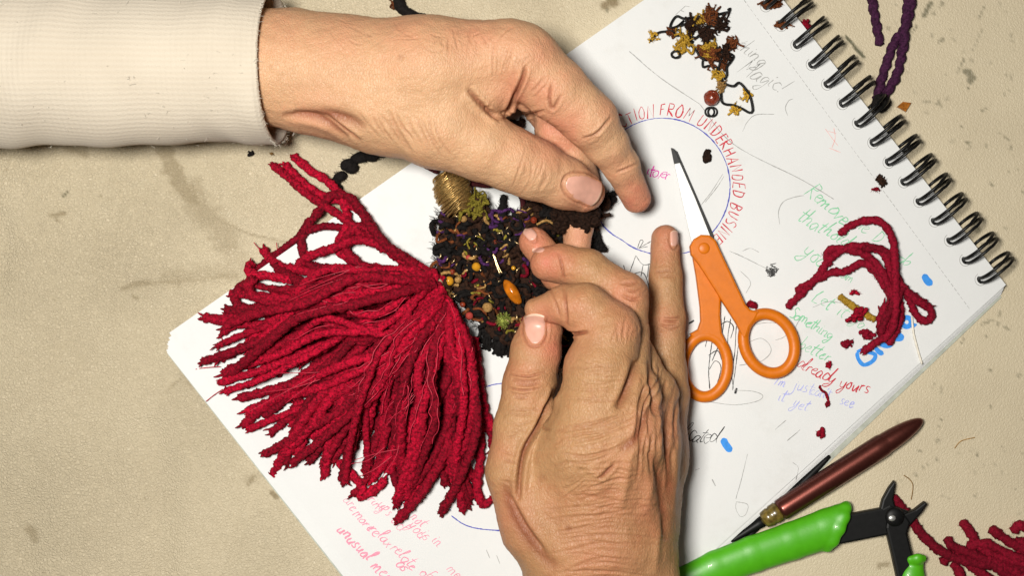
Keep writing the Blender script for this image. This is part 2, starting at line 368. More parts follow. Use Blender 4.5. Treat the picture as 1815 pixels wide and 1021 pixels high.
    V = np.column_stack([P[:, 0] - CX, -(P[:, 1] - CY), z]); nx, ny = len(xs), len(ys)
    I = np.arange(nx * ny).reshape(nx, ny); F = np.stack([I[:-1, :-1], I[:-1, 1:], I[1:, 1:], I[1:, :-1]], -1).reshape(-1, 4)
    o = mesh_obj('table_top', V, F, M['table']); add_attr(o, 'stain_shade', st); add_attr(o, 'grey', gr); add_attr(o, 'grain', grain)
    tag(o, kind='structure')
build_table()

# ================================================================ SKETCHBOOK
ZP = 24.0                                    # page height
def quad_sheet(name, c, z, mat_, parent, th=1.2, wob=0.0):
    n = 40; pts = []
    def lerp(a, b, t): return (a[0] + (b[0] - a[0]) * t, a[1] + (b[1] - a[1]) * t)
    top = []
    for i in range(n + 1):
        for j in range(n + 1):
            a = lerp(c[0], c[1], i / n); b = lerp(c[3], c[2], i / n); p = lerp(a, b, j / n)
            u = U(p[0], p[1], z); u[2] += wob * (math.sin(i * .21 + 1) * math.cos(j * .17)); top.append(u)
    top = np.array(top); bot = top.copy(); bot[:, 2] -= th; V = np.vstack([top, bot]); m = n + 1; k = m * m; F = []
    for i in range(n):
        for j in range(n):
            a, b, c_, d = i * m + j, (i + 1) * m + j, (i + 1) * m + j + 1, i * m + j + 1
            F.append((a, b, c_, d)[::-1]); F.append((a + k, b + k, c_ + k, d + k))
    for i in range(n):
        for q in ((i * m, (i + 1) * m), ((i + 1) * m + n, i * m + n), (n * m + i, n * m + i + 1), (i + 1, i)):
            F.append((q[0], q[1], q[1] + k, q[0] + k))
    return mesh_obj(name, V, F, mat_, parent, smooth=False)
book = empty('sketchbook', 1000, 520, 0)
tag(book, 'open white spiral-bound sketchbook with handwriting in many colours lying under the hands', 'sketchbook')
A, B_, C_, D_ = (1301, -113), (1783, 505), (872, 1337), (300, 590)
page = quad_sheet('page', (A, B_, C_, D_), ZP, M['paper'], book, 1.0)
offs = [(-2, 9, 19.6), (-4, 16, 18), (-6, 20, 15.2), (-5, 26, 11.8), (-8, 31, 8.6), (-6, 35, 5.6)]
for k, (dx, dy, z) in enumerate(offs):
    sx = 3 + 1.5 * k
    sheet = quad_sheet('under_page', ((A[0], A[1]), (B_[0] - 3 - k, B_[1] + 4 + 2.5 * k), (C_[0] + sx * .4, C_[1] + 10 + 3 * k), (D_[0] + dx * .7, D_[1] + dy)), z, M['paper'], book, 1.4 if k else 1.2)
M['board'] = plain('grey_board', (.40, .42, .36), .8, 0, 300, .15)
quad_sheet('back_cover', (A, (B_[0] - 8, B_[1] + 22), (C_[0] + 14, C_[1] + 44), (D_[0] - 3, D_[1] + 38)), 3.6, M['board'], book, 2.4)
# binding: twin wire loops through the holes
M['hole'] = plain('hole_shade', (.10, .10, .09), .9)
coil = empty('wire_binding', 1560, 260, ZP); coil.parent = book; coil.matrix_parent_inverse = book.matrix_world.inverted()
axis = np.array([27.2, 34.7]); axis /= np.linalg.norm(axis); nrm = np.array([.745, -.667])
for k in range(15):
    h = np.array([1355 + 27.2 * k, 13 + 34.7 * k]) + np.array([1, -2]); R = 33.0; mb = MB()
    cz = 16.0; pts = []
    c0 = U(h[0], h[1], ZP); ax3 = np.array([axis[0], -axis[1], 0]); nr3 = np.array([nrm[0], -nrm[1], 0])
    jit = rng.uniform(-1.5, 1.5)
    ctr = c0 + nr3 * R; ctr[2] = ZP + 8
    for s in (-1, 1):
        ang = np.linspace(math.pi * 1.08, -.62 * math.pi, 36)
        C = np.array([ctr + nr3 * (R * math.cos(a)) + np.array([0, 0, 1]) * max(R * .9 * math.sin(a), -ctr[2] + 4) + ax3 * (s * (4.9 + 1.0 * (a < 1.4)) + jit * math.cos(a)) for a in ang])
        V, F = tube(C, 2.7, 8); mb.add(V, F)
    a = ang[0]; st_ = ctr + nr3 * (R * math.cos(a)) + np.array([0, 0, R * .9 * math.sin(a)])
    e = np.array([st_ + ax3 * (4.9 * math.cos(t)) - nr3 * (3.0 * math.sin(t)) + np.array([0, 0, .3]) for t in np.linspace(0, math.pi, 9)])
    V, F = tube(e, 2.7, 8); mb.add(V, F)
    mb.build('wire_loop', M['coil'], coil)
    hb = MB(); t = np.linspace(0, 2 * math.pi, 20, endpoint=False)
    hc = U(h[0] + 1.5, h[1] - 1.5, ZP + .25); ring = np.array([hc + ax3 * (8.2 * math.cos(q)) + nr3 * (7.6 * math.sin(q)) for q in t]); hb.add(ring, [tuple(range(20))])
    t2 = np.linspace(-.6, 3.3, 24)
    hb = MB(); V, F = tube(np.array([hc + ax3 * (10.5 * math.cos(q)) - nr3 * (10.5 * math.sin(q)) for q in t2]), .45, 4); hb.add(V, F); hb.build('punched_hole', M['pencil'], page)

# ---- ink on the page
def stroke(mb, pts, w, z=ZP + .22, smooth=True, jit=.25, taper=True):
    P2 = np.array([(p[0], p[1]) for p in pts], dtype=float)
    if smooth and len(P2) > 2: P2 = catmull(P2, 2.5)
    elif len(P2) == 2: P2 = catmull(P2, 4.0)
    if jit: P2 = P2 + jit * rng.normal(size=P2.shape) * .4
    C = np.array([U(p[0], p[1], z) for p in P2]); m = len(C); T = np.gradient(C, axis=0); T /= np.linalg.norm(T, axis=1)[:, None] + 1e-9
    Nn = np.stack([-T[:, 1], T[:, 0], np.zeros(m)], 1)
    ww = w * .5 * (1 + .18 * rng.normal(size=m)); ww = ww * (.85 + .4 * vnoise(P2 + w * 37, 13, 3)); ww = np.clip(ww, w * .2, w * .7)
    if jit == .1 and w > 4:
        ww = w * .5 * (1 + .08 * vnoise(P2, 7, 4)); sd = np.linalg.norm(P2 - P2[0], axis=1); se = np.linalg.norm(P2 - P2[-1], axis=1); q = np.minimum(np.minimum(sd, se) / (w * .5), 1) if np.linalg.norm(P2[0] - P2[-1]) > 3 else np.ones(m); ww = ww * np.sqrt(np.clip(1 - (1 - q) ** 2, .05, 1))
    elif taper and m > 4: ww[0] *= .6; ww[-1] *= .5
    V = np.vstack([C + Nn * ww[:, None], C - Nn * ww[:, None]]); V[:, 2] += rng.uniform(0, .15) + np.tile(np.linspace(0, .5, m), 2)
    mb.add(V, [(i, i + m, i + m + 1, i + 1) for i in range(m - 1)])
FONT = {  # strokes in a box: x to the right, y up, x-height 0.5, caps 1
 'a': [.48, [(.42, .42), (.22, .5), (.06, .3), (.1, .05), (.28, .05), (.42, .4), (.4, .1), (.5, .02)]], 'b': [.45, [(.08, 1), (.06, .4), (.08, .02), (.3, .02), (.42, .25), (.3, .45), (.1, .3)]],
 'c': [.4, [(.38, .42), (.2, .5), (.06, .25), (.18, .02), (.4, .08)]], 'd': [.48, [(.4, .4), (.2, .5), (.06, .25), (.16, .02), (.36, .15), (.46, 1.0), (.42, .3), (.48, .02)]],
 'e': [.42, [(.06, .25), (.3, .32), (.32, .46), (.15, .48), (.06, .22), (.18, .01), (.42, .1)]], 'g': [.46, [(.4, .42), (.2, .5), (.06, .28), (.2, .05), (.38, .38), (.36, -.2), (.2, -.42), (.06, -.3), (.3, -.05)]],
 'h': [.46, [(.1, 1), (.07, .5), (.06, 0)], [(.07, .25), (.22, .48), (.34, .4), (.36, .02), (.46, .04)]], 'i': [.24, [(.1, .48), (.1, .1), (.22, .02)], [(.12, .68), (.13, .72)]],
 'j': [.28, [(.18, .48), (.16, -.2), (.02, -.4), (-.05, -.25)], [(.2, .68), (.21, .72)]], 'l': [.26, [(.06, .2), (.2, .7), (.2, 1.0), (.1, .9), (.1, .1), (.24, .04)]],
 'm': [.66, [(.06, .48), (.06, 0)], [(.06, .3), (.2, .48), (.28, .3), (.28, 0)], [(.28, .3), (.42, .48), (.52, .3), (.52, .02), (.62, .05)]], 'n': [.48, [(.06, .48), (.06, 0)], [(.06, .28), (.24, .48), (.36, .34), (.36, .02), (.46, .06)]],
 'o': [.44, [(.24, .5), (.06, .3), (.14, .03), (.34, .08), (.38, .38), (.2, .5), (.42, .44)]], 'r': [.36, [(.08, .48), (.08, 0)], [(.08, .26), (.2, .46), (.36, .42)]],
 's': [.36, [(.32, .44), (.14, .48), (.1, .32), (.28, .2), (.26, .03), (.04, .04)]], 't': [.34, [(.18, .9), (.14, .3), (.18, .02), (.32, .06)], [(.0, .58), (.36, .62)]],
 'u': [.46, [(.06, .48), (.08, .1), (.22, .02), (.36, .2), (.38, .48), (.38, .08), (.46, .02)]], 'v': [.4, [(.04, .48), (.18, .02), (.36, .5), (.42, .46)]], 'w': [.58, [(.04, .48), (.14, .03), (.28, .42), (.4, .03), (.54, .5)]],
 'y': [.44, [(.05, .48), (.1, .12), (.26, .1), (.38, .48)], [(.38, .48), (.3, -.2), (.12, -.45), (.0, -.3), (.3, -.02)]], 'f': [.32, [(.3, .95), (.16, .9), (.12, .3), (.08, -.3)], [(.0, .5), (.3, .52)]], 'k': [.42, [(.1, 1), (.06, 0)], [(.34, .5), (.08, .22), (.38, .0)]],
 'x': [.4, [(.05, .48), (.36, 0)], [(.36, .48), (.03, 0)]], 'p': [.44, [(.08, .48), (.05, -.4)], [(.08, .4), (.28, .5), (.38, .28), (.22, .04), (.08, .1)]],
 '!': [.3, [(.2, 1), (.1, .3)], [(.06, .06), (.07, .02)]], '.': [.2, [(.08, .04), (.1, .0)]], "'": [.16, [(.1, .95), (.06, .75)]], ' ': [.32],
 'A': [.6, [(.02, 0), (.3, 1), (.56, 0)], [(.12, .38), (.48, .4)]], 'B': [.52, [(.08, 1), (.06, 0)], [(.08, 1), (.4, .85), (.36, .6), (.08, .52), (.46, .4), (.4, .06), (.06, 0)]], 'C': [.52, [(.48, .85), (.26, 1), (.06, .6), (.12, .1), (.34, .0), (.5, .15)]],
 'D': [.56, [(.08, 1), (.06, 0)], [(.06, 1), (.42, .85), (.5, .45), (.36, .05), (.04, 0)]], 'E': [.48, [(.44, 1), (.08, .98), (.06, .02), (.44, .0)], [(.08, .5), (.36, .52)]], 'F': [.46, [(.46, 1), (.08, .98), (.06, 0)], [(.08, .52), (.36, .54)]],
 'H': [.56, [(.08, 1), (.06, 0)], [(.48, 1), (.5, 0)], [(.06, .5), (.5, .52)]], 'I': [.24, [(.12, 1), (.1, 0)]], 'L': [.5, [(.2, 1), (.1, .5), (.08, .05), (.48, .06)]], 'M': [.68, [(.04, 0), (.12, 1), (.32, .35), (.54, 1), (.6, 0)]],
 'N': [.58, [(.06, 0), (.08, 1), (.48, .02), (.5, 1)]], 'O': [.58, [(.3, 1), (.06, .6), (.14, .06), (.4, .04), (.52, .5), (.4, .95), (.24, 1)]], 'R': [.54, [(.08, 1), (.06, 0)], [(.06, 1), (.42, .88), (.38, .58), (.08, .5), (.5, 0)]],
 'S': [.48, [(.44, .88), (.24, 1), (.08, .76), (.38, .42), (.38, .08), (.06, .06)]], 'T': [.54, [(.28, 1), (.26, 0)], [(.02, .98), (.54, 1)]], 'U': [.56, [(.06, 1), (.08, .2), (.26, 0), (.44, .2), (.48, 1)]]}
STRAIGHT = set('AEFHIMNTLkvxw')
def write(mb, text, x, y, ang, size, w=1.6, slant=.0, space=1.0, wob=.09):
    size *= .92; space *= 1.06; w *= 1.02; ca, sa = math.cos(ang), math.sin(ang); cx = 0.0
    for ch in text:
        g = FONT[ch]; k = size * (1 + rng.uniform(-wob, wob)); dy = rng.uniform(-wob, wob) * size
        for st_ in g[1:]:
            pts = []
            for (u, v) in st_:
                lx, ly = cx + (u + slant * v) * k + rng.normal() * size * .025, v * k + dy + rng.normal() * size * .025
                pts.append((x + lx * ca + ly * sa, y + lx * sa - ly * ca))
            stroke(mb, pts, w, smooth=ch not in STRAIGHT)
        cx += g[0] * size * space
    return cx
def arc_write(mb, text, cx, cy, r, a0, a1, size, w):
    tot = sum(FONT[c][0] for c in text); acc = 0
    for ch in text:
        a = math.radians(a0 + (a1 - a0) * (acc + FONT[ch][0] / 2) / tot); acc += FONT[ch][0]
        px, py = cx + r * math.cos(a), cy - r * math.sin(a); rot = math.pi / 2 - a
        hw = FONT[ch][0] * size * .5
        write(mb, ch, px - hw * math.cos(rot), py - hw * math.sin(rot), rot + rng.uniform(-.06, .06), size, w, .1)
def circ(cx, cy, rx, ry, a0, a1, n=60, rot=0):
    out = []
    for a in np.radians(np.linspace(a0, a1, n)):
        u, v = rx * math.cos(a), -ry * math.sin(a); out.append((cx + u * math.cos(rot) - v * math.sin(rot), cy + u * math.sin(rot) + v * math.cos(rot)))
    return out
def ink_part(name, m, fn, label=None):
    mb = MB(); fn(mb); o = mb.build(name, M[m], page)
    for p in o.data.polygons: pass
    if label: o['label'] = label
    return o
ink_part('drawn_circle', 'blue_ink', lambda mb: [stroke(mb, circ(1174, 330, 120, 121, -60, 125, 70), 2.0, jit=.3), stroke(mb, [(1058, 377), (1068, 398), (1084, 414), (1100, 424), (1125, 440), (1155, 450)], 2.4), stroke(mb, [(1205, 450), (1222, 446), (1236, 438)], 1.8)])
def f(mb):
    stroke(mb, [(850, 690), (880, 681), (920, 679)], 1.8); stroke(mb, [(800, 915), (822, 930), (850, 938), (900, 942)], 2.2); stroke(mb, [(780, 893), (800, 905)], 1.6)
ink_part('drawn_arc', 'blue_ink', f)
ink_part('handwriting', 'red_ink', lambda mb: arc_write(mb, 'CTION FROM UNDERHANDED BUSINE', 1174, 330, 125, 125, -46, 23, 2.2), 'red capital letters written round the blue circle')
ink_part('handwriting', 'magenta_ink', lambda mb: write(mb, 'itover', 1144, 310, .22, 25, 2.2, .15, .75), 'magenta word inside the blue circle')
def f(mb):
    write(mb, 'E', 1195, 26, .35, 24, 1.3, .5); write(mb, 'very', 1212, 32, .55, 26, 1.2, .3); write(mb, 'thing', 1300, 84, .62, 32, 1.5, .35, .95); write(mb, 'Magic!', 1306, 124, .5, 34, 1.5, .4, 1.05)
ink_part('handwriting', 'pencil', f, 'grey pencil words near the black wire tangle')
def f(mb):
    a = .68
    write(mb, 'Remove', 1424, 342, a, 34, 1.7, .3, .95); write(mb, 'that', 1410, 388, .55, 32, 1.7, .3); write(mb, 'hold', 1458, 412, .6, 30, 1.7, .3); write(mb, 'he', 1514, 400, .6, 28, 1.5, .3); write(mb, 'D', 1546, 424, .6, 26, 1.5, .2)
    write(mb, 'you', 1418, 450, .55, 36, 1.7, .3); write(mb, 'ab', 1584, 462, .5, 30, 1.6, .3); write(mb, 'am', 1488, 490, .5, 22, 1.4, .3)
    write(mb, 'Let', 1436, 532, .5, 30, 1.7, .3); write(mb, 'it', 1480, 556, .55, 26, 1.6, .3); write(mb, 'go', 1506, 570, .6, 28, 1.6, .3); write(mb, 'Something', 1396, 560, .5, 25, 1.7, .2, .88); write(mb, 'better', 1412, 616, .45, 27, 1.7, .3)
ink_part('handwriting', 'green_ink', f, 'pale green lines of writing around the red yarn clump')
ink_part('handwriting', 'red_ink', lambda mb: (write(mb, 'already', 1408, 650, .44, 28, 2.0, .3, .92), write(mb, 'yours', 1486, 684, .28, 27, 2.2, .2, 1.0)), 'red words beside the orange scissors handle')
ink_part('handwriting', 'pale_blue_ink', lambda mb: (write(mb, "I'm", 1370, 682, .25, 22, 1.5, .4, .9), write(mb, 'just', 1402, 692, .2, 26, 1.6, .3), write(mb, "can't", 1434, 700, .22, 22, 1.6, .2, .92), write(mb, 'see', 1486, 718, .2, 22, 1.8, .3, 1.0), write(mb, 'it', 1376, 712, .2, 24, 1.6, .3), write(mb, 'yet.', 1402, 721, .25, 24, 1.6, .4)), 'faint blue words below the red words')
ink_part('handwriting', 'black_ink', lambda mb: write(mb, 'licated', 1205, 778, .14, 32, 1.6, .45, .72), 'black slanted word beside the lower hand')
def f(mb):
    def wl(t, x, y, s, w): write(mb, t, x, y, .80, s, w, .25, 1.0, .08)
    wl('are', 606, 888, 22, 1.6); wl('string', 640, 876, 22, 1.5); wl('ups', 668, 895, 24, 1.7); wl('on not', 705, 895, 24, 1.5)
    wl('more', 624, 912, 24, 1.9); wl('relax', 652, 938, 26, 1.9); wl('ad', 690, 925, 28, 1.6); wl('you', 722, 932, 26, 1.5); wl('in', 764, 958, 24, 1.5); wl('relate', 690, 972, 26, 1.7); wl('is', 744, 948, 24, 1.5)
    wl('unusual', 596, 940, 27, 3.0); wl('mess', 656, 1004, 28, 2.6); wl('as', 700, 1000, 26, 2.0); wl('of', 742, 1016, 26, 1.8); wl('me', 790, 1010, 24, 1.3)
ink_part('handwriting', 'pink_ink', f, 'pink smudged lines of writing below the tassel')
if True:
    for p in ([(1115, 90), (1170, 137), (1240, 184)], [(1240, 184), (1300, 255), (1420, 318), (1478, 353)], [(1293, 445), (1316, 455), (1366, 480)]): ink_part('pencil_line', 'pencil', lambda mb: stroke(mb, p, 1.5))
    for p in ([(1243, 363), (1262, 338), (1281, 308)], [(1250, 358), (1272, 330), (1283, 312)], [(1382, 398), (1380, 375), (1388, 358), (1405, 350), (1425, 346)], [(1316, 233), (1325, 215), (1340, 203), (1372, 202)], [(1396, 205), (1392, 190), (1398, 178), (1405, 175)],
              circ(1362, 588, 34, 16, -70, 130, 30), [(1320, 610), (1350, 600), (1367, 620), (1350, 640), (1310, 648)], [(1255, 712), (1300, 718), (1340, 712), (1352, 702), (1335, 694), (1300, 692)],
              [(1316, 445), (1330, 440), (1345, 447)], [(1312, 480), (1330, 500), (1322, 520)], [(1305, 890), (1325, 895), (1322, 912), (1312, 916), (1304, 902), (1305, 890)], [(1325, 805), (1314, 850), (1304, 885)], [(1405, 820), (1415, 830), (1410, 850)], [(1440, 545), (1470, 535), (1510, 540)], [(1405, 590), (1420, 560)]): ink_part('pencil_line', 'pencil', lambda mb: stroke(mb, p, 1.2))
    for p in ([(1374, 762), (1393, 745)], [(1395, 782), (1418, 762)], [(1214, 836), (1220, 830)], [(1232, 834), (1240, 831)], [(1262, 850), (1268, 862)], [(880, 985), (886, 1000)], [(862, 975), (868, 990)]): ink_part('pencil_line', 'pencil', lambda mb: stroke(mb, p, 1.6))
SK = ([(1012 + 120, 410 + 22), (1130, 440)], [(1178, 414), (1132, 440)], [(1130, 440), (1135, 426), (1140, 428), (1132, 441)], [(1132, 440), (1148, 437)], [(1127, 453), (1140, 469), (1160, 466)], [(1127, 453), (1117, 480)], [(1140, 469), (1136, 490)], [(1150, 470), (1147, 492)],
              [(1112, 498), (1125, 485), (1140, 484), (1148, 500), (1152, 515)], [(1125, 486), (1132, 500), (1136, 515)], [(1105, 470), (1110, 485)], [(1112, 490), (1118, 478)], [(1120, 505), (1130, 495), (1142, 500)],
              [(1248, 560), (1256, 585), (1250, 615)], [(1262, 606), (1258, 635), (1256, 660), (1258, 690)], [(1285, 560), (1278, 600), (1262, 640)], [(1295, 565), (1290, 610), (1300, 690)], [(1305, 578), (1300, 640), (1282, 688)], [(1278, 575), (1290, 570), (1300, 580), (1295, 600)],
              [(1256, 630), (1272, 622), (1280, 640)], [(1257, 655), (1268, 640), (1278, 652), (1270, 685)], [(1310, 600), (1304, 650), (1298, 692)])
ink_part('ink_sketch', 'black_ink', lambda mb: [stroke(mb, p, 1.5) for p in SK if p[0][0] < 1200])
ink_part('ink_sketch', 'black_ink', lambda mb: [stroke(mb, p, 1.5) for p in SK if p[0][0] >= 1200])
def f(mb):
    r = np.random.default_rng(3)
    for _ in range(11):
        x, y = 1367 + r.normal() * 3, 481 + r.normal() * 3; a = r.uniform(0, 6.28, 5); stroke(mb, [(x + 9 * math.cos(q), y + 7 * math.sin(q)) for q in a], 1.5)
ink_part('ink_scribble', 'black_ink', f)
for q_, w_ in (([(1221, 574), (1230, 568)], 3.0), ([(1303, 698), (1306, 688)], 4)): ink_part('ink_mark', 'black_ink', lambda mb: stroke(mb, q_, w_))
for q_ in ([(1281, 777), (1286, 788), (1296, 801)], [(1637, 486), (1643, 497), (1652, 505)]): ink_part('marker_stroke', 'marker_blue', lambda mb: stroke(mb, q_, 12.5, jit=.1, taper=False))
def f(mb):
    stroke(mb, [(1519, 624), (1521, 636), (1531, 647), (1547, 640), (1551, 629), (1537, 624), (1523, 622)], 7, jit=.1); stroke(mb, [(1519, 624), (1532, 619)], 7)
    stroke(mb, [(1551, 616), (1558, 624), (1566, 628)], 9, jit=.1); stroke(mb, [(1558, 608), (1572, 612), (1583, 607)], 11, jit=.1); stroke(mb, [(1580, 594), (1592, 598), (1602, 596)], 15, jit=.1); stroke(mb, [(1588, 584), (1596, 592)], 12, jit=.1)
    stroke(mb, circ(1607, 571, 8, 8, 0, 360, 20), 9, jit=.1, taper=False); stroke(mb, [(1612, 579), (1625, 575)], 7, jit=.1)
ink_part('marker_lettering', 'marker_blue', f)
def f(mb):
    p0 = np.array([1290, -40.]); d = np.array([430, 590.])
    for k in range(75):
        t = k / 75; a = p0 + d * t; b = p0 + d * (t + .0085); stroke(mb, [tuple(a), tuple(b)], .9, jit=0, taper=False)
ink_part('perforation', 'pencil', f)
def f(mb):
    for p in ([(1463, 228), (1475, 245), (1485, 258)], [(1478, 226), (1480, 245), (1474, 262)], [(1468, 232), (1482, 236)], [(1470, 262), (1490, 270)]): stroke(mb, p, 1.3)
ink_part('pencil_marks', 'red_pale_ink', f, 'light red scribble')

# ================================================================ HANDS
def px_of(V):                                # units -> picture position
    f = HC / (HC - V[:, 2]); return np.column_stack([V[:, 0] * f + CX, -V[:, 1] * f + CY])
def build_hand(name, palm, fingers, lobes, creases, flush_shade, spots_shade, material, vox, kp=26, kf=5, seed=1, ridges=()):
    allp = [p for ch in palm + fingers + lobes for p in ch]
    lo = np.min([U(p[0], p[1], p[2]) - p[3] for p in allp], 0) - 8; hi = np.max([U(p[0], p[1], p[2]) + p[3] for p in allp], 0) + 8
    s = Solid(lo, hi, vox); D = s.field()
    for ch in palm: s.chain(D, ch, kp)
    res = D.copy()
    for ch in fingers:
        Df = s.field(); s.chain(Df, ch[:], 9)
        res = smin(res, smin(D, Df, 16), kf)
    for ch in lobes:
        Df = s.field(); s.chain(Df, ch, 10); res = smin(res, Df, 9)
    V, F = s.mesh(res); del res, D
    # normals
    me = bpy.data.meshes.new('tmp'); me.from_pydata(V.tolist(), [], F.tolist()); me.update()
    Nn = np.zeros(len(V) * 3, dtype=np.float32); me.vertices.foreach_get('normal', Nn); Nn = Nn.reshape(-1, 3).astype(float); bpy.data.meshes.remove(me)
    pix = px_of(V); up = Nn[:, 2] > -.15; disp = np.zeros(len(V)); cr = np.zeros(len(V))
    disp += .9 * vnoise(V, 22, seed) + .45 * vnoise(V, 9, seed + 1) + .28 * vnoise(V, 4.6, seed + 2)
    def apply(poly, w, dep, sign=-1, zr=None):
        poly = catmull(np.array(poly, dtype=float), 6) if len(poly) > 2 else np.array(poly, dtype=float)
        lo2, hi2 = poly.min(0) - 5 * w, poly.max(0) + 5 * w
        m = up & (pix[:, 0] > lo2[0]) & (pix[:, 0] < hi2[0]) & (pix[:, 1] > lo2[1]) & (pix[:, 1] < hi2[1])
        if zr: m &= (V[:, 2] > zr[0]) & (V[:, 2] < zr[1])
        ii = np.nonzero(m)[0]
        if not len(ii): return
        d, t = seg_dist(pix[ii], poly); env = np.sqrt(np.clip(1 - (2 * t - 1) ** 2, 0, 1)) * .9 + .1
        g = np.exp(-(d / w) ** 2) * env
        disp[ii] += sign * dep * g
        if sign < 0:
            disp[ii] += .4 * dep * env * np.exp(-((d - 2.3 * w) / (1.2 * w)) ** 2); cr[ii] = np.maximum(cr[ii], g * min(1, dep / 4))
    for c in creases: apply(*c[:3], zr=c[3] if len(c) > 3 else None)
    for c in ridges: apply(c[0], c[1], c[2], 1)
    V = V + Nn * disp[:, None]
    o = mesh_obj(name, V, F, material)
    fl = np.zeros(len(V)); sp = np.zeros(len(V))
    for (x, y, r, a) in flush_shade: fl = np.maximum(fl, a * np.exp(-((pix[:, 0] - x) ** 2 + (pix[:, 1] - y) ** 2) / (r * r)))
    for (x, y, r, a) in spots_shade: sp = np.maximum(sp, a * np.clip(1.6 - np.hypot(pix[:, 0] - x, pix[:, 1] - y + 1.5 * vnoise(pix, 4, 2)) / r, 0, 1))
    add_attr(o, 'flush_shade', fl * (1 + .3 * vnoise(V, 14, 5))); add_attr(o, 'crease', cr); add_attr(o, 'spot_shade', sp * (Nn[:, 2] > 0))
    return o, BVHTree.FromPolygons((V * S).tolist(), F.tolist())
def ray(bvh, px, py):
    o_ = Vector((0, 0, HC * S)); d = (Vector(W(px, py, 0)) - o_).normalized(); h = bvh.ray_cast(o_, d)
    return (np.array(h[0]) / S, np.array(h[1])) if h[0] else (None, None)
def nail(bvh, cx, cy, ang, ln, wd, parent, free=True, lift=1.3):
    n = 16; ca, sa = math.cos(ang), math.sin(ang); V = []; ok = True   # ang: direction to the free edge
    Pn = []; Nm = []
    for i in range(n + 1):
        for j in range(n + 1):
            v = i / n * 2 - 1; u = j / n * 2 - 1
            k = 1 - .10 * v * v if v > 0 else 1 - .16 * v * v
            uu = u * wd * k; vv = v * ln * (1 - .20 * u * u)
            p, nn = ray(bvh, cx + vv * ca - uu * sa, cy + vv * sa + uu * ca)
            if p is None: p, nn = (Pn[-1], Nm[-1]) if Pn else (U(cx, cy, 100), np.array([0, 0, 1.]))
            Pn.append(p); Nm.append(nn)
    Pn = np.array(Pn); Nm = np.array(Nm); Nav = Nm.reshape(n + 1, n + 1, 3)
    # smooth the sheet so it reads as a plate
    G = Pn.reshape(n + 1, n + 1, 3).copy(); Nn = Nav.copy()
    for _ in range(6):
        H = G.copy(); H[1:-1, 1:-1] = (G[:-2, 1:-1] + G[2:, 1:-1] + G[1:-1, :-2] + G[1:-1, 2:]) / 4; G = H
        H = Nn.copy(); H[1:-1, 1:-1] = (Nn[:-2, 1:-1] + Nn[2:, 1:-1] + Nn[1:-1, :-2] + Nn[1:-1, 2:]) / 4; Nn = H
    Nn /= np.linalg.norm(Nn, axis=2)[..., None]
    u = np.linspace(-1, 1, n + 1)[None, :]; v = np.linspace(-1, 1, n + 1)[:, None]
    h = lift * (1 - u ** 4) + .9 * np.clip(v, 0, 1) ** 2 - 1.6 * np.clip(-v - .55, 0, 1) * 2 - .9 * (np.abs(u) > .93)
    T = (G + Nn * h[..., None]); Bt = G - Nn * 2.0
    V = np.vstack([T.reshape(-1, 3), Bt.reshape(-1, 3)]); m = n + 1; k = m * m; F = []; fe = []
    for i in range(n):
        for j in range(n):
            f_ = (i * m + j, i * m + j + 1, (i + 1) * m + j + 1, (i + 1) * m + j); F.append(f_); fe.append(i >= n - 1)
    for i in range(n):
        for q in (((i + 1) * m, i * m), (i * m + n, (i + 1) * m + n), (n * m + i, n * m + i + 1), (i + 1, i)): F.append((q[0], q[1], q[1] + k, q[0] + k)); fe.append(True)
    o = mesh_obj('fingernail', V, F, M['nail'], parent); o.data.materials.append(M['nail_edge'])
    o.data.polygons.foreach_set('material_index', [1 if (e and free) else 0 for e in fe]); o.data.update(); return o
def groove(cx, cy, ang, ln, wd, dep=2.4, w=1.9):
    ca, sa = math.cos(ang), math.sin(ang); out = []
    for v, u in ((.75, -1.08), (.3, -1.1), (-.3, -1.1), (-.8, -.85), (-1.12, -.4), (-1.18, 0), (-1.12, .4), (-.8, .85), (-.3, 1.1), (.3, 1.1), (.75, 1.08)): out.append((cx + v * ln * ca - u * wd * sa, cy + v * ln * sa + u * wd * ca))
    return (out, w, dep)
def fan(n, a0, a1, b0, b1, bow, w, d, seed, jit=4):
    r = np.random.default_rng(seed); out = []
    for i in range(n):
        t = (i + r.uniform(-.3, .3)) / max(1, n - 1); a = np.array(a0) * (1 - t) + np.array(a1) * t + r.normal(size=2) * jit; b = np.array(b0) * (1 - t) + np.array(b1) * t + r.normal(size=2) * jit
        s0, s1 = r.uniform(0, .3), r.uniform(.65, 1); p, q = a + (b - a) * s0, a + (b - a) * s1; dv = q - p; nv = np.array([-dv[1], dv[0]]) / (np.linalg.norm(dv) + 1e-6)
        mid = (p + q) / 2 + nv * (bow + r.normal() * 2); out.append(([tuple(p), tuple(mid), tuple(q)], w * r.uniform(.7, 1.3), d * r.uniform(.5, 1.3)))
    return out
VOX = 1.9
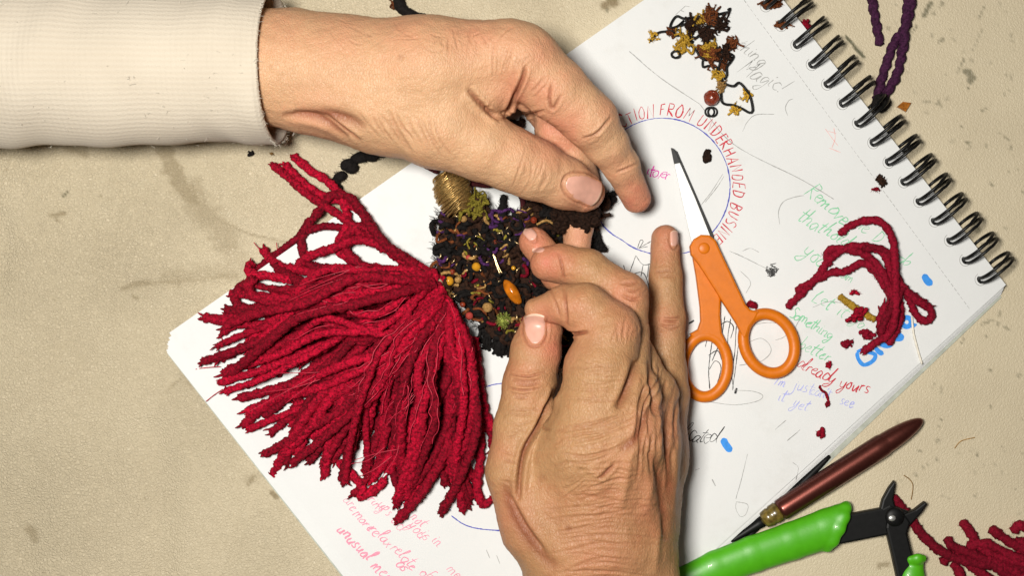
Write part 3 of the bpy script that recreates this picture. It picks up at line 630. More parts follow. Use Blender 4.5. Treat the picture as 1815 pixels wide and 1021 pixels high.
# ---- left hand reaching in from the left
palmA = [[(240, 118, 150, 96), (430, 120, 152, 98), (520, 120, 155, 95), (600, 126, 165, 91), (760, 124, 195, 88), (900, 98, 210, 60)],
         [(560, 150, 155, 84), (680, 180, 170, 86), (790, 214, 185, 76)], [(600, 130, 140, 78), (850, 125, 135, 62)]]
fingA = [[(690, 178, 172, 84), (775, 222, 185, 76), (852, 257, 183, 62), (905, 282, 174, 56), (945, 299, 162, 54), (1000, 324, 142, 46), (1036, 340, 126, 36)],
         [(900, 98, 212, 60), (925, 106, 214, 64), (985, 158, 205, 55), (1046, 213, 190, 49), (1075, 255, 168, 38), (1101, 294, 140, 32), (1128, 352, 100, 25.5)],
         [(958, 142, 115, 42), (988, 200, 98, 38), (986, 234, 98, 37), (1016, 278, 84, 35), (1038, 340, 58, 30), (1025, 400, 72, 26), (1022, 446, 76, 24)],
         [(925, 125, 110, 46), (980, 212, 62, 34), (1000, 262, 46, 27), (985, 300, 42, 24)], [(905, 115, 100, 46), (975, 200, 45, 30), (985, 240, 38, 24)]]
lobA = [[(918, 118, 205, 38), (897, 188, 178, 17)], [(962, 148, 190, 40), (932, 174, 168, 23)], [(820, 170, 205, 50), (872, 150, 205, 48)]]
crA = [([(932, 116), (926, 140), (908, 178), (895, 210)], 3.2, 8), ([(978, 148), (974, 175), (980, 192), (995, 168)], 2.6, 3.4), ([(830, 158), (858, 190), (886, 212)], 4, 7), ([(1032, 246), (1058, 236), (1084, 206)], 2.4, 3), ([(1040, 250), (1048, 246), (1060, 242)], 2.2, 1.5),
       ([(1092, 306), (1110, 299), (1132, 288)], 2.0, 2.2), ([(900, 200), (930, 205), (965, 196)], 2.5, 3.5), ([(940, 165), (955, 150), (965, 135)], 2.2, 1.3), ([(945, 175), (958, 160), (972, 148)], 2, .9),
       ([(500, 205), (540, 205), (580, 215), (620, 243)], 5, 6), ([(575, 205), (610, 225), (640, 250)], 3, 4), ([(520, 200), (600, 205), (650, 225)], 9, 6)]
crA += fan(14, (640, 185), (760, 200), (690, 260), (800, 290), 3, 2.2, 1.5, 3) + fan(9, (845, 165), (875, 185), (835, 180), (868, 210), 2, 2, .9, 4, 4) + fan(10, (880, 70), (940, 95), (870, 150), (925, 130), 3, 1.9, 1.4, 5) + fan(8, (925, 268), (970, 290), (905, 335), (950, 352), -5, 2.0, .9, 6, 5)
crA += fan(10, (780, 60), (900, 50), (800, 100), (860, 80), 2, 1.8, 1.0, 7, 12) + fan(6, (940, 205), (1000, 260), (970, 200), (1030, 255), 2, 1.8, .7, 8, 5)
crA += fan(16, (560, 60), (840, 60), (600, 70), (870, 75), 2, 1.8, .8, 9, 16)
crA += [groove(1034, 334, .42, 33, 25)]
flA = [(1120, 340, 34, .5), (600, 50, 65, .22), (720, 48, 70, .25), (840, 55, 65, .32), (500, 45, 50, .2), (560, 215, 60, .25), (960, 90, 50, .3), (1010, 130, 40, .25), (1128, 352, 40, .75), (1100, 300, 34, .3), (1040, 345, 46, .55), (920, 160, 48, .5), (965, 170, 40, .45), (900, 70, 50, .25), (985, 235, 60, .55), (1022, 420, 50, .4), (1080, 190, 30, .3), (870, 50, 60, .2), (590, 60, 60, .18)]  # pink tips and joints; entries on the top and lower rims paint shade
spA = [(710, 101, 5, .3), (655, 130, 3, .15), (480, 118, 3, .15)]
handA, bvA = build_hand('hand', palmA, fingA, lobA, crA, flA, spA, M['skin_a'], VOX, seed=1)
tag(handA, 'hand in a cream knit sleeve reaching in from the left over the dark knitted piece', 'hand')
nail(bvA, 1034, 334, .42, 33, 25, handA)
# ---- right hand coming up from the bottom edge
palmB = [[(1022, 1150, 175, 84), (1018, 1030, 182, 78), (1030, 960, 205, 78), (1045, 800, 240, 76), (1055, 735, 248, 68)], [(1112, 1150, 172, 84), (1115, 1030, 182, 80), (1080, 960, 212, 76), (1100, 780, 245, 66), (1112, 700, 232, 52)],
         [(1110, 960, 195, 76), (1138, 790, 192, 60), (1152, 700, 165, 48)], [(1118, 960, 145, 78), (1149, 810, 112, 63), (1172, 700, 92, 46)], [(1050, 980, 150, 85), (1050, 850, 140, 88), (1080, 740, 130, 70)], [(1010, 985, 195, 78), (960, 900, 200, 62), (985, 820, 215, 52)]]
fingB = [[(1005, 990, 195, 76), (955, 930, 200, 68), (917, 836, 205, 55), (925, 760, 202, 49), (939, 680, 197, 46), (950, 622, 192, 44), (959, 586, 188, 39)],
         [(1055, 735, 250, 66), (1064, 655, 248, 63), (1078, 600, 242, 54), (1082, 585, 240, 50), (1034, 547, 236, 45), (1000, 540, 228, 34), (950, 549, 214, 21)],
         [(1108, 690, 232, 50), (1108, 600, 195, 42), (1109, 526, 176, 38), (1040, 479, 165, 37), (995, 467, 158, 33), (971, 467, 154, 31)],
         [(1130, 660, 168, 46), (1075, 540, 125, 38), (990, 484, 118, 31), (947, 429, 112, 27)],
         [(1172, 700, 92, 46), (1176, 660, 84, 40), (1182, 566, 78, 31.5), (1180, 490, 66, 28), (1179, 423, 54, 24.5)]]
lobB = [[(1100, 586, 252, 32), (1092, 620, 252, 36)], [(1112, 515, 184, 32), (1118, 540, 186, 30)]]
crB = [([(1003, 588), (1018, 592), (1042, 588)], 2.6, 6), ([(985, 690), (968, 725), (952, 760), (930, 800), (921, 850), (919, 888)], 4.2, 11), ([(960, 748), (968, 720), (985, 700)], 3, 4), ([(972, 740), (962, 758), (975, 762)], 2.2, 2.5),
       ([(895, 850), (905, 900), (940, 960), (985, 1010)], 10, 4), ([(905, 880), (930, 930), (965, 980)], 4, 4), ([(1128, 640), (1112, 690), (1095, 725)], 6, 10), ([(1150, 640), (1156, 700), (1160, 740)], 4, 8), ([(990, 448), (996, 470), (1000, 496)], 2.2, 3), ([(975, 512), (986, 540), (992, 562)], 2, 2), ([(1000, 510), (1003, 545), (1005, 578)], 2.4, 3),
       ([(1150, 800), (1172, 860), (1180, 960)], 9, 8), ([(1175, 730), (1182, 800), (1188, 900)], 6, 5), ([(1100, 800), (1130, 770), (1150, 720)], 8, 5), ([(1058, 848), (1075, 838), (1090, 822)], 3, 4)]
crB += fan(18, (1148, 645), (1205, 660), (1120, 790), (1192, 840), 6, 2.3, 2.5, 11, 4) + fan(12, (1140, 720), (1195, 740), (1125, 860), (1190, 890), 4, 2.2, 1.9, 12, 5) + fan(20, (985, 760), (985, 830), (1120, 720), (1120, 810), 6, 2.0, 1.1, 13, 8)
crB += fan(26, (940, 920), (960, 1030), (1180, 910), (1180, 1030), -8, 1.9, .9, 14, 11) + fan(18, (1010, 850), (1020, 930), (1160, 830), (1165, 920), -4, 2.0, .9, 15, 12) + fan(7, (900, 660), (896, 700), (968, 655), (955, 705), 4, 2.2, 2.6, 16, 2) + fan(9, (1078, 560), (1140, 570), (1070, 620), (1130, 620), 4, 2, .8, 17, 5)
crB += fan(7, (1095, 495), (1098, 525), (1135, 490), (1142, 530), 3, 2, 2.0, 18, 3) + fan(6, (1165, 562), (1165, 582), (1212, 560), (1213, 588), 3, 2, 2.6, 19, 2) + fan(4, (1158, 480), (1158, 490), (1203, 478), (1204, 490), 2, 2, 2.2, 20, 1.5) + fan(14, (960, 780), (1000, 900), (990, 760), (1060, 860), 3, 2, 1.0, 21, 10)
crB += fan(20, (1000, 640), (1010, 720), (1110, 640), (1100, 720), 3, 1.9, .9, 22, 8) + fan(16, (900, 720), (880, 850), (960, 720), (915, 860), 3, 1.9, 1.0, 23, 6)
crB += [groove(948, 583, -1.62, 27, 20), groove(941, 416, -2.3, 13, 10, 1.6), groove(1195, 424, -1.57, 15, 7.5, 1.6)]
riB = [([(1130, 700), (1120, 790), (1100, 900)], 9, 6), ([(1170, 700), (1160, 800), (1140, 920)], 8, 5), ([(1060, 760), (1060, 850), (1055, 940)], 14, 3), ([(1085, 860), (1040, 830), (1015, 815)], 6, 2.5), ([(1178, 900), (1165, 960), (1160, 1020)], 7, 4)]
flB = [(965, 560, 34, .5), (1160, 880, 70, .3), (1060, 980, 90, .25), (900, 930, 60, .3), (1180, 760, 50, .3), (1100, 830, 50, .22), (980, 900, 40, .18), (880, 800, 30, .25), (960, 585, 46, .6), (980, 620, 36, .55), (970, 466, 45, .7), (945, 425, 45, .7), (1179, 425, 42, .5), (1020, 585, 46, .3), (1110, 580, 30, .3), (1110, 520, 40, .45), (1180, 570, 30, .3), (1000, 555, 50, .35), (1080, 890, 50, .25), (1140, 900, 40, .3), (1150, 770, 60, .22), (930, 670, 40, .3)]  # skin pinkness, plus shade put into the colour at outer side and wrist
spB = [(1030, 925, 60, .16), (1110, 950, 70, .2), (1000, 850, 40, .10), (1170, 860, 50, .18), (940, 960, 60, .18), (961, 848, 8, .4), (1008, 937, 6, .75), (1021, 895, 7, .35), (990, 928, 10, .25), (1160, 895, 3.5, .8), (1050, 960, 6, .3), (900, 820, 5, .15), (1060, 720, 8, .1), (985, 700, 6, .12)]  # small skin spots; the broad first entries paint shade toward the wrist
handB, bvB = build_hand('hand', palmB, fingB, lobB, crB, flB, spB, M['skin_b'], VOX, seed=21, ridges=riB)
tag(handB, 'bare wrinkled hand from the bottom edge, thumb and forefinger pinched, little finger straight', 'hand')
nail(bvB, 948, 583, -1.62, 27, 20, handB); nail(bvB, 941, 416, -2.3, 13, 10, handB); nail(bvB, 1195, 424, -1.57, 15, 7.5, handB); nail(bvB, 955, 443, 3.0, 11, 5, handB)

# ---- sleeve round the left wrist
def sleeve():
    n = 150; m = 70; V = []; uv = []
    for i in range(m + 1):
        t = i / m; x = -420 + t * (486 + 420)
        cy = 112 + 8 * t; r = 142 - 16 * t - 5 * math.exp(-((t - .97) / .03) ** 2) * 0; cz = 150
        for j in range(n):
            a = 2 * math.pi * j / n; rr = r * (1 + .014 * math.sin(5 * a + 9 * t) + .014 * math.sin(x * .045 + 2 * a) + .018 * math.sin(x * .021 - a) + .010 * math.sin(x * .11 + 3 * math.sin(2 * a + x * .01)) * math.exp(-((x - 440) / 90) ** 2) + .012 * math.sin(x * .07 + 4 * a) * math.exp(-((x - 60) / 140) ** 2))
            if math.sin(a) < 0: rr *= 1 - .0 * t
            tilt = -10 * math.sin(a)
            V.append(U(x, cy, cz) + np.array([tilt * t, rr * math.cos(a), rr * .92 * math.sin(a)])); uv.append((x * .001, j / n))
    # turned-in cuff edge
    for q, (dx, dr) in enumerate(((3.5, -2), (3.5, -6), (-3, -9), (-40, -11), (-120, -13))):
        for j in range(n):
            a = 2 * math.pi * j / n; r = 126 + dr; V.append(U(486 + dx, 120, 150) + np.array([-10 * math.sin(a), r * math.cos(a), r * .92 * math.sin(a)])); uv.append(((486 + dx) * .001, j / n))
    R = m + 1 + 5; F = []
    for i in range(R - 1):
        for j in range(n): k = (j + 1) % n; F.append((i * n + j, i * n + k, (i + 1) * n + k, (i + 1) * n + j))
    V = np.array(V); V[:, 2] = np.maximum(V[:, 2], 3 + .02 * np.abs(V[:, 2]))
    o = mesh_obj('sleeve', V, F, M['knit'], handA)
    lay = o.data.uv_layers.new(name='UVMap'); uv = np.array(uv)
    li = np.zeros(len(o.data.loops), dtype=np.int64); o.data.loops.foreach_get('vertex_index', li); uvl = uv[li].copy()
    # fix the seam
    ls = uvl.reshape(-1, 4, 2); big = (ls[:, :, 1].max(1) - ls[:, :, 1].min(1)) > .5; ls[big, :, 1] = np.where(ls[big, :, 1] < .5, ls[big, :, 1] + 1, ls[big, :, 1])
    lay.data.foreach_set('uv', uvl.ravel().astype(np.float32))
    fm = MB()
    for _ in range(520):
        j = random.random() * 2 * math.pi; x = random.uniform(-10, 488) if random.random() < .45 else 488
        t = (x + 420) / 906; r = 142 - 16 * t + .5; c = U(x, 112 + 8 * t, 150) + np.array([-10 * math.sin(j) * t, r * math.cos(j), r * .92 * math.sin(j)])
        if c[2] < 8: continue
        d = np.array([random.uniform(-.2, 1.4) if x > 480 else random.gauss(0, 1), math.cos(j) * random.uniform(0, 1), math.sin(j) * random.uniform(0, 1)]) * random.uniform(2, 6); e = c + d + rng.normal(size=3) * 1.5
        V_, F_ = tube(np.array([c - d * .2, c + d * .5 + rng.normal(size=3), e]), .28, 3, caps=False); fm.add(V_, F_)
    fo = fm.build('fuzz', M['white_thread'], o); fo['kind'] = 'stuff'
    tm = MB()
    for p in ([(495, 238, 40), (504, 240, 45), (509, 250, 38), (505, 257, 30)], [(505, 232, 45), (514, 228, 52), (521, 234, 46), (519, 240, 40)]):
        V_, F_ = tube(catmull(PU(p), 2), 1.4, 5); tm.add(V_, F_)
    tm.build('loose_thread', M['white_thread'], o)
sleeve()

# ================================================================ CRIMSON TASSEL
FUZZ = {}
def fuzz(mb, C, r, n, ln=6, rad=.28):
    T, Nr, Bn = frames(C); m = len(C)
    for _ in range(n):
        i = random.randrange(m); a = random.uniform(0, 2 * math.pi); d = Nr[i] * math.cos(a) + Bn[i] * math.sin(a)
        p = C[i] + d * r * .9; q = p + d * random.uniform(.3, 1) * ln * .6 + T[i] * random.uniform(-1, 1) * ln * .8
        V, F = tube(np.array([p, (p + q) / 2 + rng.normal(size=3) * .8, q]), [rad, rad, rad * .6], 3, caps=False); mb.add(V, F)
def yarn(name, pts, r, m, parent, rough=.10, sides=9, step=2.6, fz_mb=None, nf=0, tip=True, lobes=0, lobe=0, twist=0, flen=6):
    C = catmull(PU(pts), step)
    C = C + .7 * np.column_stack([vnoise(C, 16, 31), vnoise(C, 16, 32), vnoise(C, 16, 33)])
    rr = np.full(len(C), r) * (1 + .10 * vnoise(C, 9, 5))
    mb = MB(); V, F = tube(C, rr, sides, rough, lobes=lobes, lobe=lobe, twist=twist); mb.add(V, F)
    if tip:                                   # frayed end
        T = C[-1] - C[-4]; T /= np.linalg.norm(T)
        for _ in range(7):
            o_ = rng.normal(size=3) * r * .45; e = C[-1] + o_ + T * random.uniform(2, 8) + rng.normal(size=3) * 3
            e[2] = max(e[2], 2); V, F = tube(np.array([C[-2] + o_ * .6, (C[-1] + o_ + e) / 2, e]), [r * .3, r * .24, r * .1], 4); mb.add(V, F)
    if nf: fuzz(fz_mb if fz_mb else mb, C, r, nf, flen)
    return mb.build(name, m, parent), C
tassel = empty('yarn_tassel', 640, 640, ZP)
tag(tassel, 'big crimson yarn tassel fanned out on the sketchbook left of the hands', 'tassel')
def ground(px, py):                          # height of what lies below
    a = np.array([300, 590.]); inside = ((px - 300) * (590 - 0) - (py - 590) * (-840) ) # placeholder sign
    e1 = (px - 300) * .575 + (py - 590) * .818   # >0 below the upper-left edge
    e2 = (px - 300) * .794 - (py - 590) * .608   # >0 right of the lower-left edge
    return ZP if (e1 > 0 and e2 > 0) else 2.0
tips = [(418, 500), (404, 520), (363, 566), (395, 545), (380, 590), (372, 612), (378, 640), (352, 652), (380, 668), (388, 700), (378, 690), (412, 715), (425, 740), (432, 772), (445, 735), (420, 765), (470, 775), (462, 812), (478, 842), (500, 832), (512, 815), (540, 830), (566, 850), (580, 825), (602, 862), (618, 884), (600, 830), (640, 850), (662, 830), (655, 868), (690, 845),
        (700, 905), (702, 940), (720, 915), (735, 890), (712, 880), (752, 872), (770, 850), (790, 868), (812, 890), (820, 922), (828, 905), (842, 892), (800, 830), (838, 850), (846, 800), (852, 770)]
rt = np.random.default_rng(17)
fmb = MB(); strand_list = []
def hump(t, L_): return math.sin(math.pi * min(1, t * 1.15 + .12)) * L_
specs = []
for lay in range(2):
    for i, tp in enumerate(tips):
        jx, jy = (rt.normal(size=2) * (3 if lay == 0 else 26)); q = .97 if lay == 0 else rt.uniform(.72, .96)
        nk = np.array([782 + rt.uniform(-10, 14), 512 + rt.uniform(-8, 10)])
        ang = math.atan2(tp[1] - nk[1], tp[0] - nk[0])       # spread the roots along the neck by direction
        k = np.clip((math.pi - (ang % (2 * math.pi))) / 2.0, -0.1, 1); nk = nk + np.array([-22 + 52 * k, -22 + 62 * k])
        end = nk + (np.array(tp) + [jx, jy] - nk) * q; specs.append((lay, nk, end))
order = list(range(len(specs))); rt.shuffle(order); order.sort(key=lambda i: specs[i][0])
for rank, i in enumerate(order):
    lay, nk, end = specs[i]; Lv = rank / len(order)
    dv = end - nk; nv = np.array([-dv[1], dv[0]]) / np.linalg.norm(dv); an = math.atan2(dv[1], dv[0]); bow = 34 * math.sin(an * 6.0 + lay * 2.2) + rt.normal() * 17 - 8; b2 = bow * .4 + 26 * math.sin(an * 9 + 1 + lay) + rt.normal() * 16; pts = []
    for t, sw in ((0, 0), (.12, .3), (.35, .9), (.6, 1.), (.82, .6), (1, 0)):
        p = nk + dv * t + nv * ((bow if t < .5 else b2) * sw + rt.normal() * 3.5 * (0 < t < 1)); p[0] = min(p[0], np.interp(p[1], [480, 520, 580, 620, 700, 800, 900], [772, 786, 818, 834, 842, 846, 866])); g = ground(*p)
        z = g + 9 + (12 + 92 * Lv) * math.sin(math.pi * (.22 + .74 * t)) ** 1.2 * (.6 if t == 0 else 1) + (16 if t == 0 else 0)
        if t == 1: z = g + 8 + 12 * Lv * rt.random()
        pts.append((p[0], p[1], z))
    o, C = yarn('yarn_strand', pts, rt.uniform(5.8, 8.8), M['red'], tassel, .11, 10, 2.4, fmb, 170, flen=5, lobes=2, lobe=.12, twist=.28); strand_list.append(C)
M['red_shaded'] = m_yarn('shaded_crimson_yarn', (.03, .0001, .002), (.24, .001, .014), .2)  # darker copy of the crimson; shade under the tassel put into the colour
ub = MB()
for k in range(85):
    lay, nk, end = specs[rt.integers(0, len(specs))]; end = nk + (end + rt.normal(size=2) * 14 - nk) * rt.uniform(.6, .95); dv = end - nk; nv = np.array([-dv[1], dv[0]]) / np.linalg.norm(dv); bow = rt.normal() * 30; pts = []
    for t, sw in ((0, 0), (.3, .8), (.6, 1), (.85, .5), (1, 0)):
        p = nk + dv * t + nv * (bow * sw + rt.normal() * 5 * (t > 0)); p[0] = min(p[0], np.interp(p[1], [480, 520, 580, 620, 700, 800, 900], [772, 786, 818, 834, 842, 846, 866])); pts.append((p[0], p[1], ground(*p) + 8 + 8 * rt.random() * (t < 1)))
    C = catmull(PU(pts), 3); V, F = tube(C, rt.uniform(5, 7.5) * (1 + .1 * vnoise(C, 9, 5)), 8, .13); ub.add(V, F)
o = ub.build('under_strands', M['red_shaded'], tassel); o['kind'] = 'stuff'
hand_strands = [[(790, 500, 60), (740, 470, 62), (690, 440, 55), (650, 425, 48), (620, 395, 44), (580, 368, 36), (547, 346, 24), (512, 316, 14), (484, 293, 10, 7)],
    [(790, 500, 58), (720, 470, 52), (670, 420, 46), (645, 380, 42), (610, 358, 34), (575, 348, 24), (540, 326, 14), (506, 292, 10)],
    [(785, 505, 50), (700, 480, 44), (640, 470, 38), (600, 440, 36), (615, 395, 40), (605, 350, 36), (582, 322, 26), (552, 303, 16), (521, 277, 10)],
    [(780, 510, 56), (700, 452, 60), (640, 425, 56), (590, 440, 50), (545, 455, 44), (525, 475, 40), (505, 490, 40)],
    [(700, 490, 40), (660, 500, 36), (600, 480, 38), (550, 470, 36), (535, 440, 34), (538, 410, 30), (556, 385, 28), (575, 365, 34)],
    [(770, 515, 55), (660, 505, 52), (590, 495, 46), (540, 480, 42), (505, 475, 36), (480, 460, 22), (466, 442, 14)],
    [(770, 520, 60), (640, 520, 60), (540, 500, 54), (480, 490, 48), (448, 485, 40), (440, 475, 34), (445, 468, 20)],
    [(760, 520, 60), (640, 530, 58), (540, 535, 54), (470, 545, 48), (430, 545, 42), (415, 525, 38), (430, 505, 40), (455, 495, 44)],
    [(760, 525, 66), (620, 540, 66), (520, 540, 60), (460, 530, 54), (440, 510, 52), (450, 495, 54)],
    [(740, 470, 62), (690, 440, 66), (660, 405, 60), (640, 375, 52), (620, 350, 44), (590, 345, 38), (575, 360, 34)],
    [(730, 530, 50), (600, 560, 46), (500, 572, 42), (430, 575, 40), (362, 563, 36)], [(700, 480, 50), (640, 470, 46), (610, 430, 44), (640, 400, 46), (660, 420, 50)],
    [(840, 600, 60), (850, 680, 50), (862, 740, 40), (885, 765, 36), (900, 760, 36)], [(838, 640, 50), (850, 740, 44), (850, 820, 40), (846, 870, 36), (856, 893, 34), (872, 885, 34)], [(600, 820, 36), (640, 860, 34), (640, 880, 34), (665, 868, 34), (682, 852, 36)], [(845, 620, 46), (848, 700, 40), (868, 760, 34), (875, 800, 32)]]
for hi_, h in enumerate(hand_strands):
    h = [q[:3] for q in h]
    h = [(x, y, max(z, ground(x, y) + 9)) for x, y, z in h]
    if len(strand_list) < 99 + 14: o, C = yarn('yarn_strand', h, 7.4 if hi_ < 3 else 8.0, M['red'], tassel, .11, 10, 2.4, fmb, 150, flen=5, lobes=2, lobe=.12, twist=.28)
fo = fmb.build('loose_fibres', M['red'], tassel); fo['kind'] = 'stuff'
tm = MB()                                     # thin shiny threads over the top
for _ in range(50):
    C = strand_list[rt.integers(40, len(strand_list))]; a = rt.integers(0, max(1, len(C) // 2)); b = min(len(C) - 1, a + rt.integers(25, 90)); seg = C[a:b:6] + np.array([0, 0, 10.5]) + rt.normal(size=3) * np.array([5, 5, 1])
    if len(seg) > 3: V, F = tube(catmull(seg + rt.normal(size=seg.shape) * 2.2, 4), .75, 4); tm.add(V, F)
for base, dirn in (((735, 700), (-60, 90)), ((745, 690), (-5, 120)), ((720, 560), (-40, -60)), ((735, 590), (-10, 50)), ((690, 790), (-90, 60)), ((560, 660), (-110, 50)), ((640, 480), (-160, 40))):
    for _ in range(4):
        a = np.array(base) + rt.normal(size=2) * 8; b = a + np.array(dirn) * rt.uniform(.4, 1.0) + rt.normal(size=2) * 16; z0 = 96
        pts = [(a[0], a[1], z0), ((a[0] + b[0]) / 2 + rt.normal() * 8, (a[1] + b[1]) / 2 + rt.normal() * 8, z0), (b[0], b[1], z0 - 18)]; V, F = tube(catmull(PU(pts), 4), .6, 4); tm.add(V, F)
for p in ([(352, 650, 30), (370, 640, 34), (400, 632, 34)], [(345, 655, 18), (365, 652, 30), (390, 650, 34)], [(365, 712, 12), (380, 700, 26), (395, 690, 34)], [(450, 430, 12), (462, 445, 14), (470, 455, 16)], [(490, 430, 12), (492, 445, 16), (495, 460, 20)], [(400, 575, 34), (392, 595, 30), (398, 612, 28)]):
    V, F = tube(catmull(PU(p), 3), .8, 4); tm.add(V, F)
fo = tm.build('fine_threads', M['red_thread'], tassel); fo['kind'] = 'stuff'

# ================================================================ DARK KNITTED PIECE
knit = empty('knitted_ornament', 860, 480, ZP)
tag(knit, 'small dark knitted piece full of beads and coloured fibres held between the two hands', 'knitted ornament')
poly = [(772, 385), (790, 368), (830, 362), (880, 372), (905, 378), (935, 368), (965, 352), (1010, 352), (1050, 352), (1078, 345), (1086, 360), (1062, 380), (1050, 400), (1055, 440), (1020, 440), (985, 460), (985, 480), (1020, 520), (1020, 600), (1000, 660), (955, 650), (932, 605), (905, 618), (870, 606), (845, 575), (815, 545), (790, 505), (772, 470)]
from mathutils.geometry import intersect_point_tri_2d
def inside(x, y, P=poly):
    c = False; n = len(P); j = n - 1
    for i in range(n):
        if (P[i][1] > y) != (P[j][1] > y) and x < (P[j][0] - P[i][0]) * (y - P[i][1]) / (P[j][1] - P[i][1]) + P[i][0]: c = not c
        j = i
    return c
V, F = extrude([(920 + (x - 920) * .96, 480 + (y - 480) * .96) for x, y in poly], ZP + 1, ZP + 24, 8); mbk = MB(); mbk.add(V, F); mbk.build('backing', M['brown'], knit, False)
rk = np.random.default_rng(23)
sets = [('black', 170, 'knit_stitches'), ('brown', 120, 'knit_stitches'), ('violet', 26, 'violet_stitches'), ('rust', 40, 'rust_stitches'), ('tan', 22, 'tan_fibres'), ('olive', 16, 'olive_fibres'), ('red_dull', 20, 'red_stitches')]
for mn, cnt, nm in sets:
    mb = MB(); k = 0
    while k < cnt:
        x, y = rk.uniform(765, 1090), rk.uniform(340, 625)
        if not inside(x, y): continue
        if mn == 'violet' and not (y < 470 and x < 930): continue
        if mn in ('red_dull',) and y < 480: continue
        k += 1; a = rk.uniform(0, 6.28); r = rk.uniform(6, 17); z = ZP + 22 + rk.uniform(0, 14); n = rk.integers(4, 6); pts = []
        for q in range(n): pts.append((x + r * math.cos(a + q * 1.15) + rk.normal() * 2, y + r * .8 * math.sin(a + q * 1.15) + rk.normal() * 2, z + 7 * math.sin(q * 1.6) + rk.normal() * 2))
        C = catmull(PU(pts), 2.2); rad = rk.uniform(2.8, 5.2) if mn in ('black', 'brown') else rk.uniform(1.6, 3.4)
        V, F = tube(C, rad, 6, .14); mb.add(V, F)
        if mn in ('black', 'brown', 'tan'): fuzz(mb, C, rad, 14, 9, .3)
    o = mb.build(nm, M[mn], knit); o['kind'] = 'stuff'
mb = MB()                                    # fuzzy outline
n = len(poly)
for i in range(n):
    a, b = np.array(poly[i], float), np.array(poly[(i + 1) % n], float)
    for _ in range(int(np.linalg.norm(b - a) / 1.2)):
        p = a + (b - a) * rk.random() + rk.normal(size=2) * 3; d = p - np.array([905, 470]); d /= np.linalg.norm(d); ln = rk.uniform(1, 7); q = p + d * ln + rk.normal(size=2) * 5; z = ZP + rk.uniform(4, 26)
        V, F = tube(PU([(p[0], p[1], z), ((p[0] + q[0]) / 2 + rk.normal(), (p[1] + q[1]) / 2 + rk.normal(), z + 2), (q[0], q[1], z + rk.normal() * 3)]), [.5, .4, .25], 3, caps=False); mb.add(V, F)
for _ in range(60):                          # dark tufts along the lower rim
    x, y = 850 + rk.random() * 85, 0; y = 596 + 22 * math.sin((x - 850) / 85 * 3.1) + rk.normal() * 4; C = catmull(PU([(x, y - 14, ZP + 16), (x + rk.normal() * 4, y, ZP + 14), (x + rk.normal() * 7, y + rk.uniform(4, 14), ZP + 6)]), 3); V, F = tube(C, rk.uniform(1.5, 3.6), 5, .15); mb.add(V, F)
for p in ([(1052, 400), (1062, 425), (1060, 440), (1075, 442)], [(1055, 390), (1058, 420), (1050, 442)], [(1060, 365), (1080, 362), (1090, 350)], [(1050, 410), (1066, 436), (1058, 446)], [(1062, 352), (1082, 348), (1090, 340)]):
    C = catmull(PU([(x, y, ZP + 14) for x, y in p]), 3); V, F = tube(C, 5.0, 6, .2); mb.add(V, F); fuzz(mb, C, 4.5, 50, 9, .3)
o = mb.build('fuzz', M['black'], knit); o['kind'] = 'stuff'
def ball(px, py, z, r, sx=1, sy=1, sz=1, rot=0, nz=.0, seed=0, nu=18, nv=10):
    V = []; c = U(px, py, z)
    for i in range(nv + 1):
        ph = math.pi * i / nv
        for j in range(nu):
            th = 2 * math.pi * j / nu; d = np.array([math.sin(ph) * math.cos(th), math.sin(ph) * math.sin(th), math.cos(ph)]); V.append(d)
    D = np.array(V); R = r * (1 + nz * vnoise(D, .5, seed)) if nz else np.full(len(D), r); P_ = D * R[:, None] * np.array([sx, sy, sz]); cr_, sr_ = math.cos(rot), math.sin(rot)
    P_ = np.column_stack([P_[:, 0] * cr_ - P_[:, 1] * sr_, P_[:, 0] * sr_ + P_[:, 1] * cr_, P_[:, 2]]) + c; F = []
    for i in range(nv):
        for j in range(nu): k = (j + 1) % nu; F.append((i * nu + j, (i + 1) * nu + j, (i + 1) * nu + k, i * nu + k))
    return P_, F
for (x, y, r, m) in ((776, 502, 9, 'pearl'), (844, 473, 8, 'yellowbead'), (796, 498, 8.5, 'yellowbead'), (812, 496, 6, 'tan'), (830, 456, 4.5, 'pinkbead'), (878, 430, 5, 'redbead'), (946, 390, 6, 'redbead'), (820, 540, 5, 'redbead'), (832, 560, 7, 'pinkbead'), (802, 482, 5, 'redbead'), (985, 378, 7, 'amberbead'), (864, 545, 9, 'tan'), (910, 475, 4, 'yellowbead'), (822, 388, 6, 'tan')):
    V, F = ball(x, y, ZP + 40, r, 1, 1, .95, 0, .06, int(x)); b = MB(); b.add(V, F); b.build('bead', M[m], knit)
V, F = ball(908, 518, ZP + 44, 13, 1.9, .8, .7, -1.0, .10, 4); b = MB(); b.add(V, F); b.build('amber_drop', M['amberbead'], knit)
b = MB(); r_ = np.random.default_rng(9)
V, F = ball(892, 568, ZP + 36, 9, 1, 1, .8, 0, .3, 9); b.add(V, F)
for _ in range(260):
    d = r_.normal(size=3); d /= np.linalg.norm(d); c = U(892, 568, ZP + 36); V, F = tube(np.array([c + d * 7, c + d * 11, c + d * r_.uniform(12, 16) + r_.normal(size=3)]), .5, 3, caps=False); b.add(V, F)
b.build('green_pompom', M['greenfelt'], knit)
b = MB()
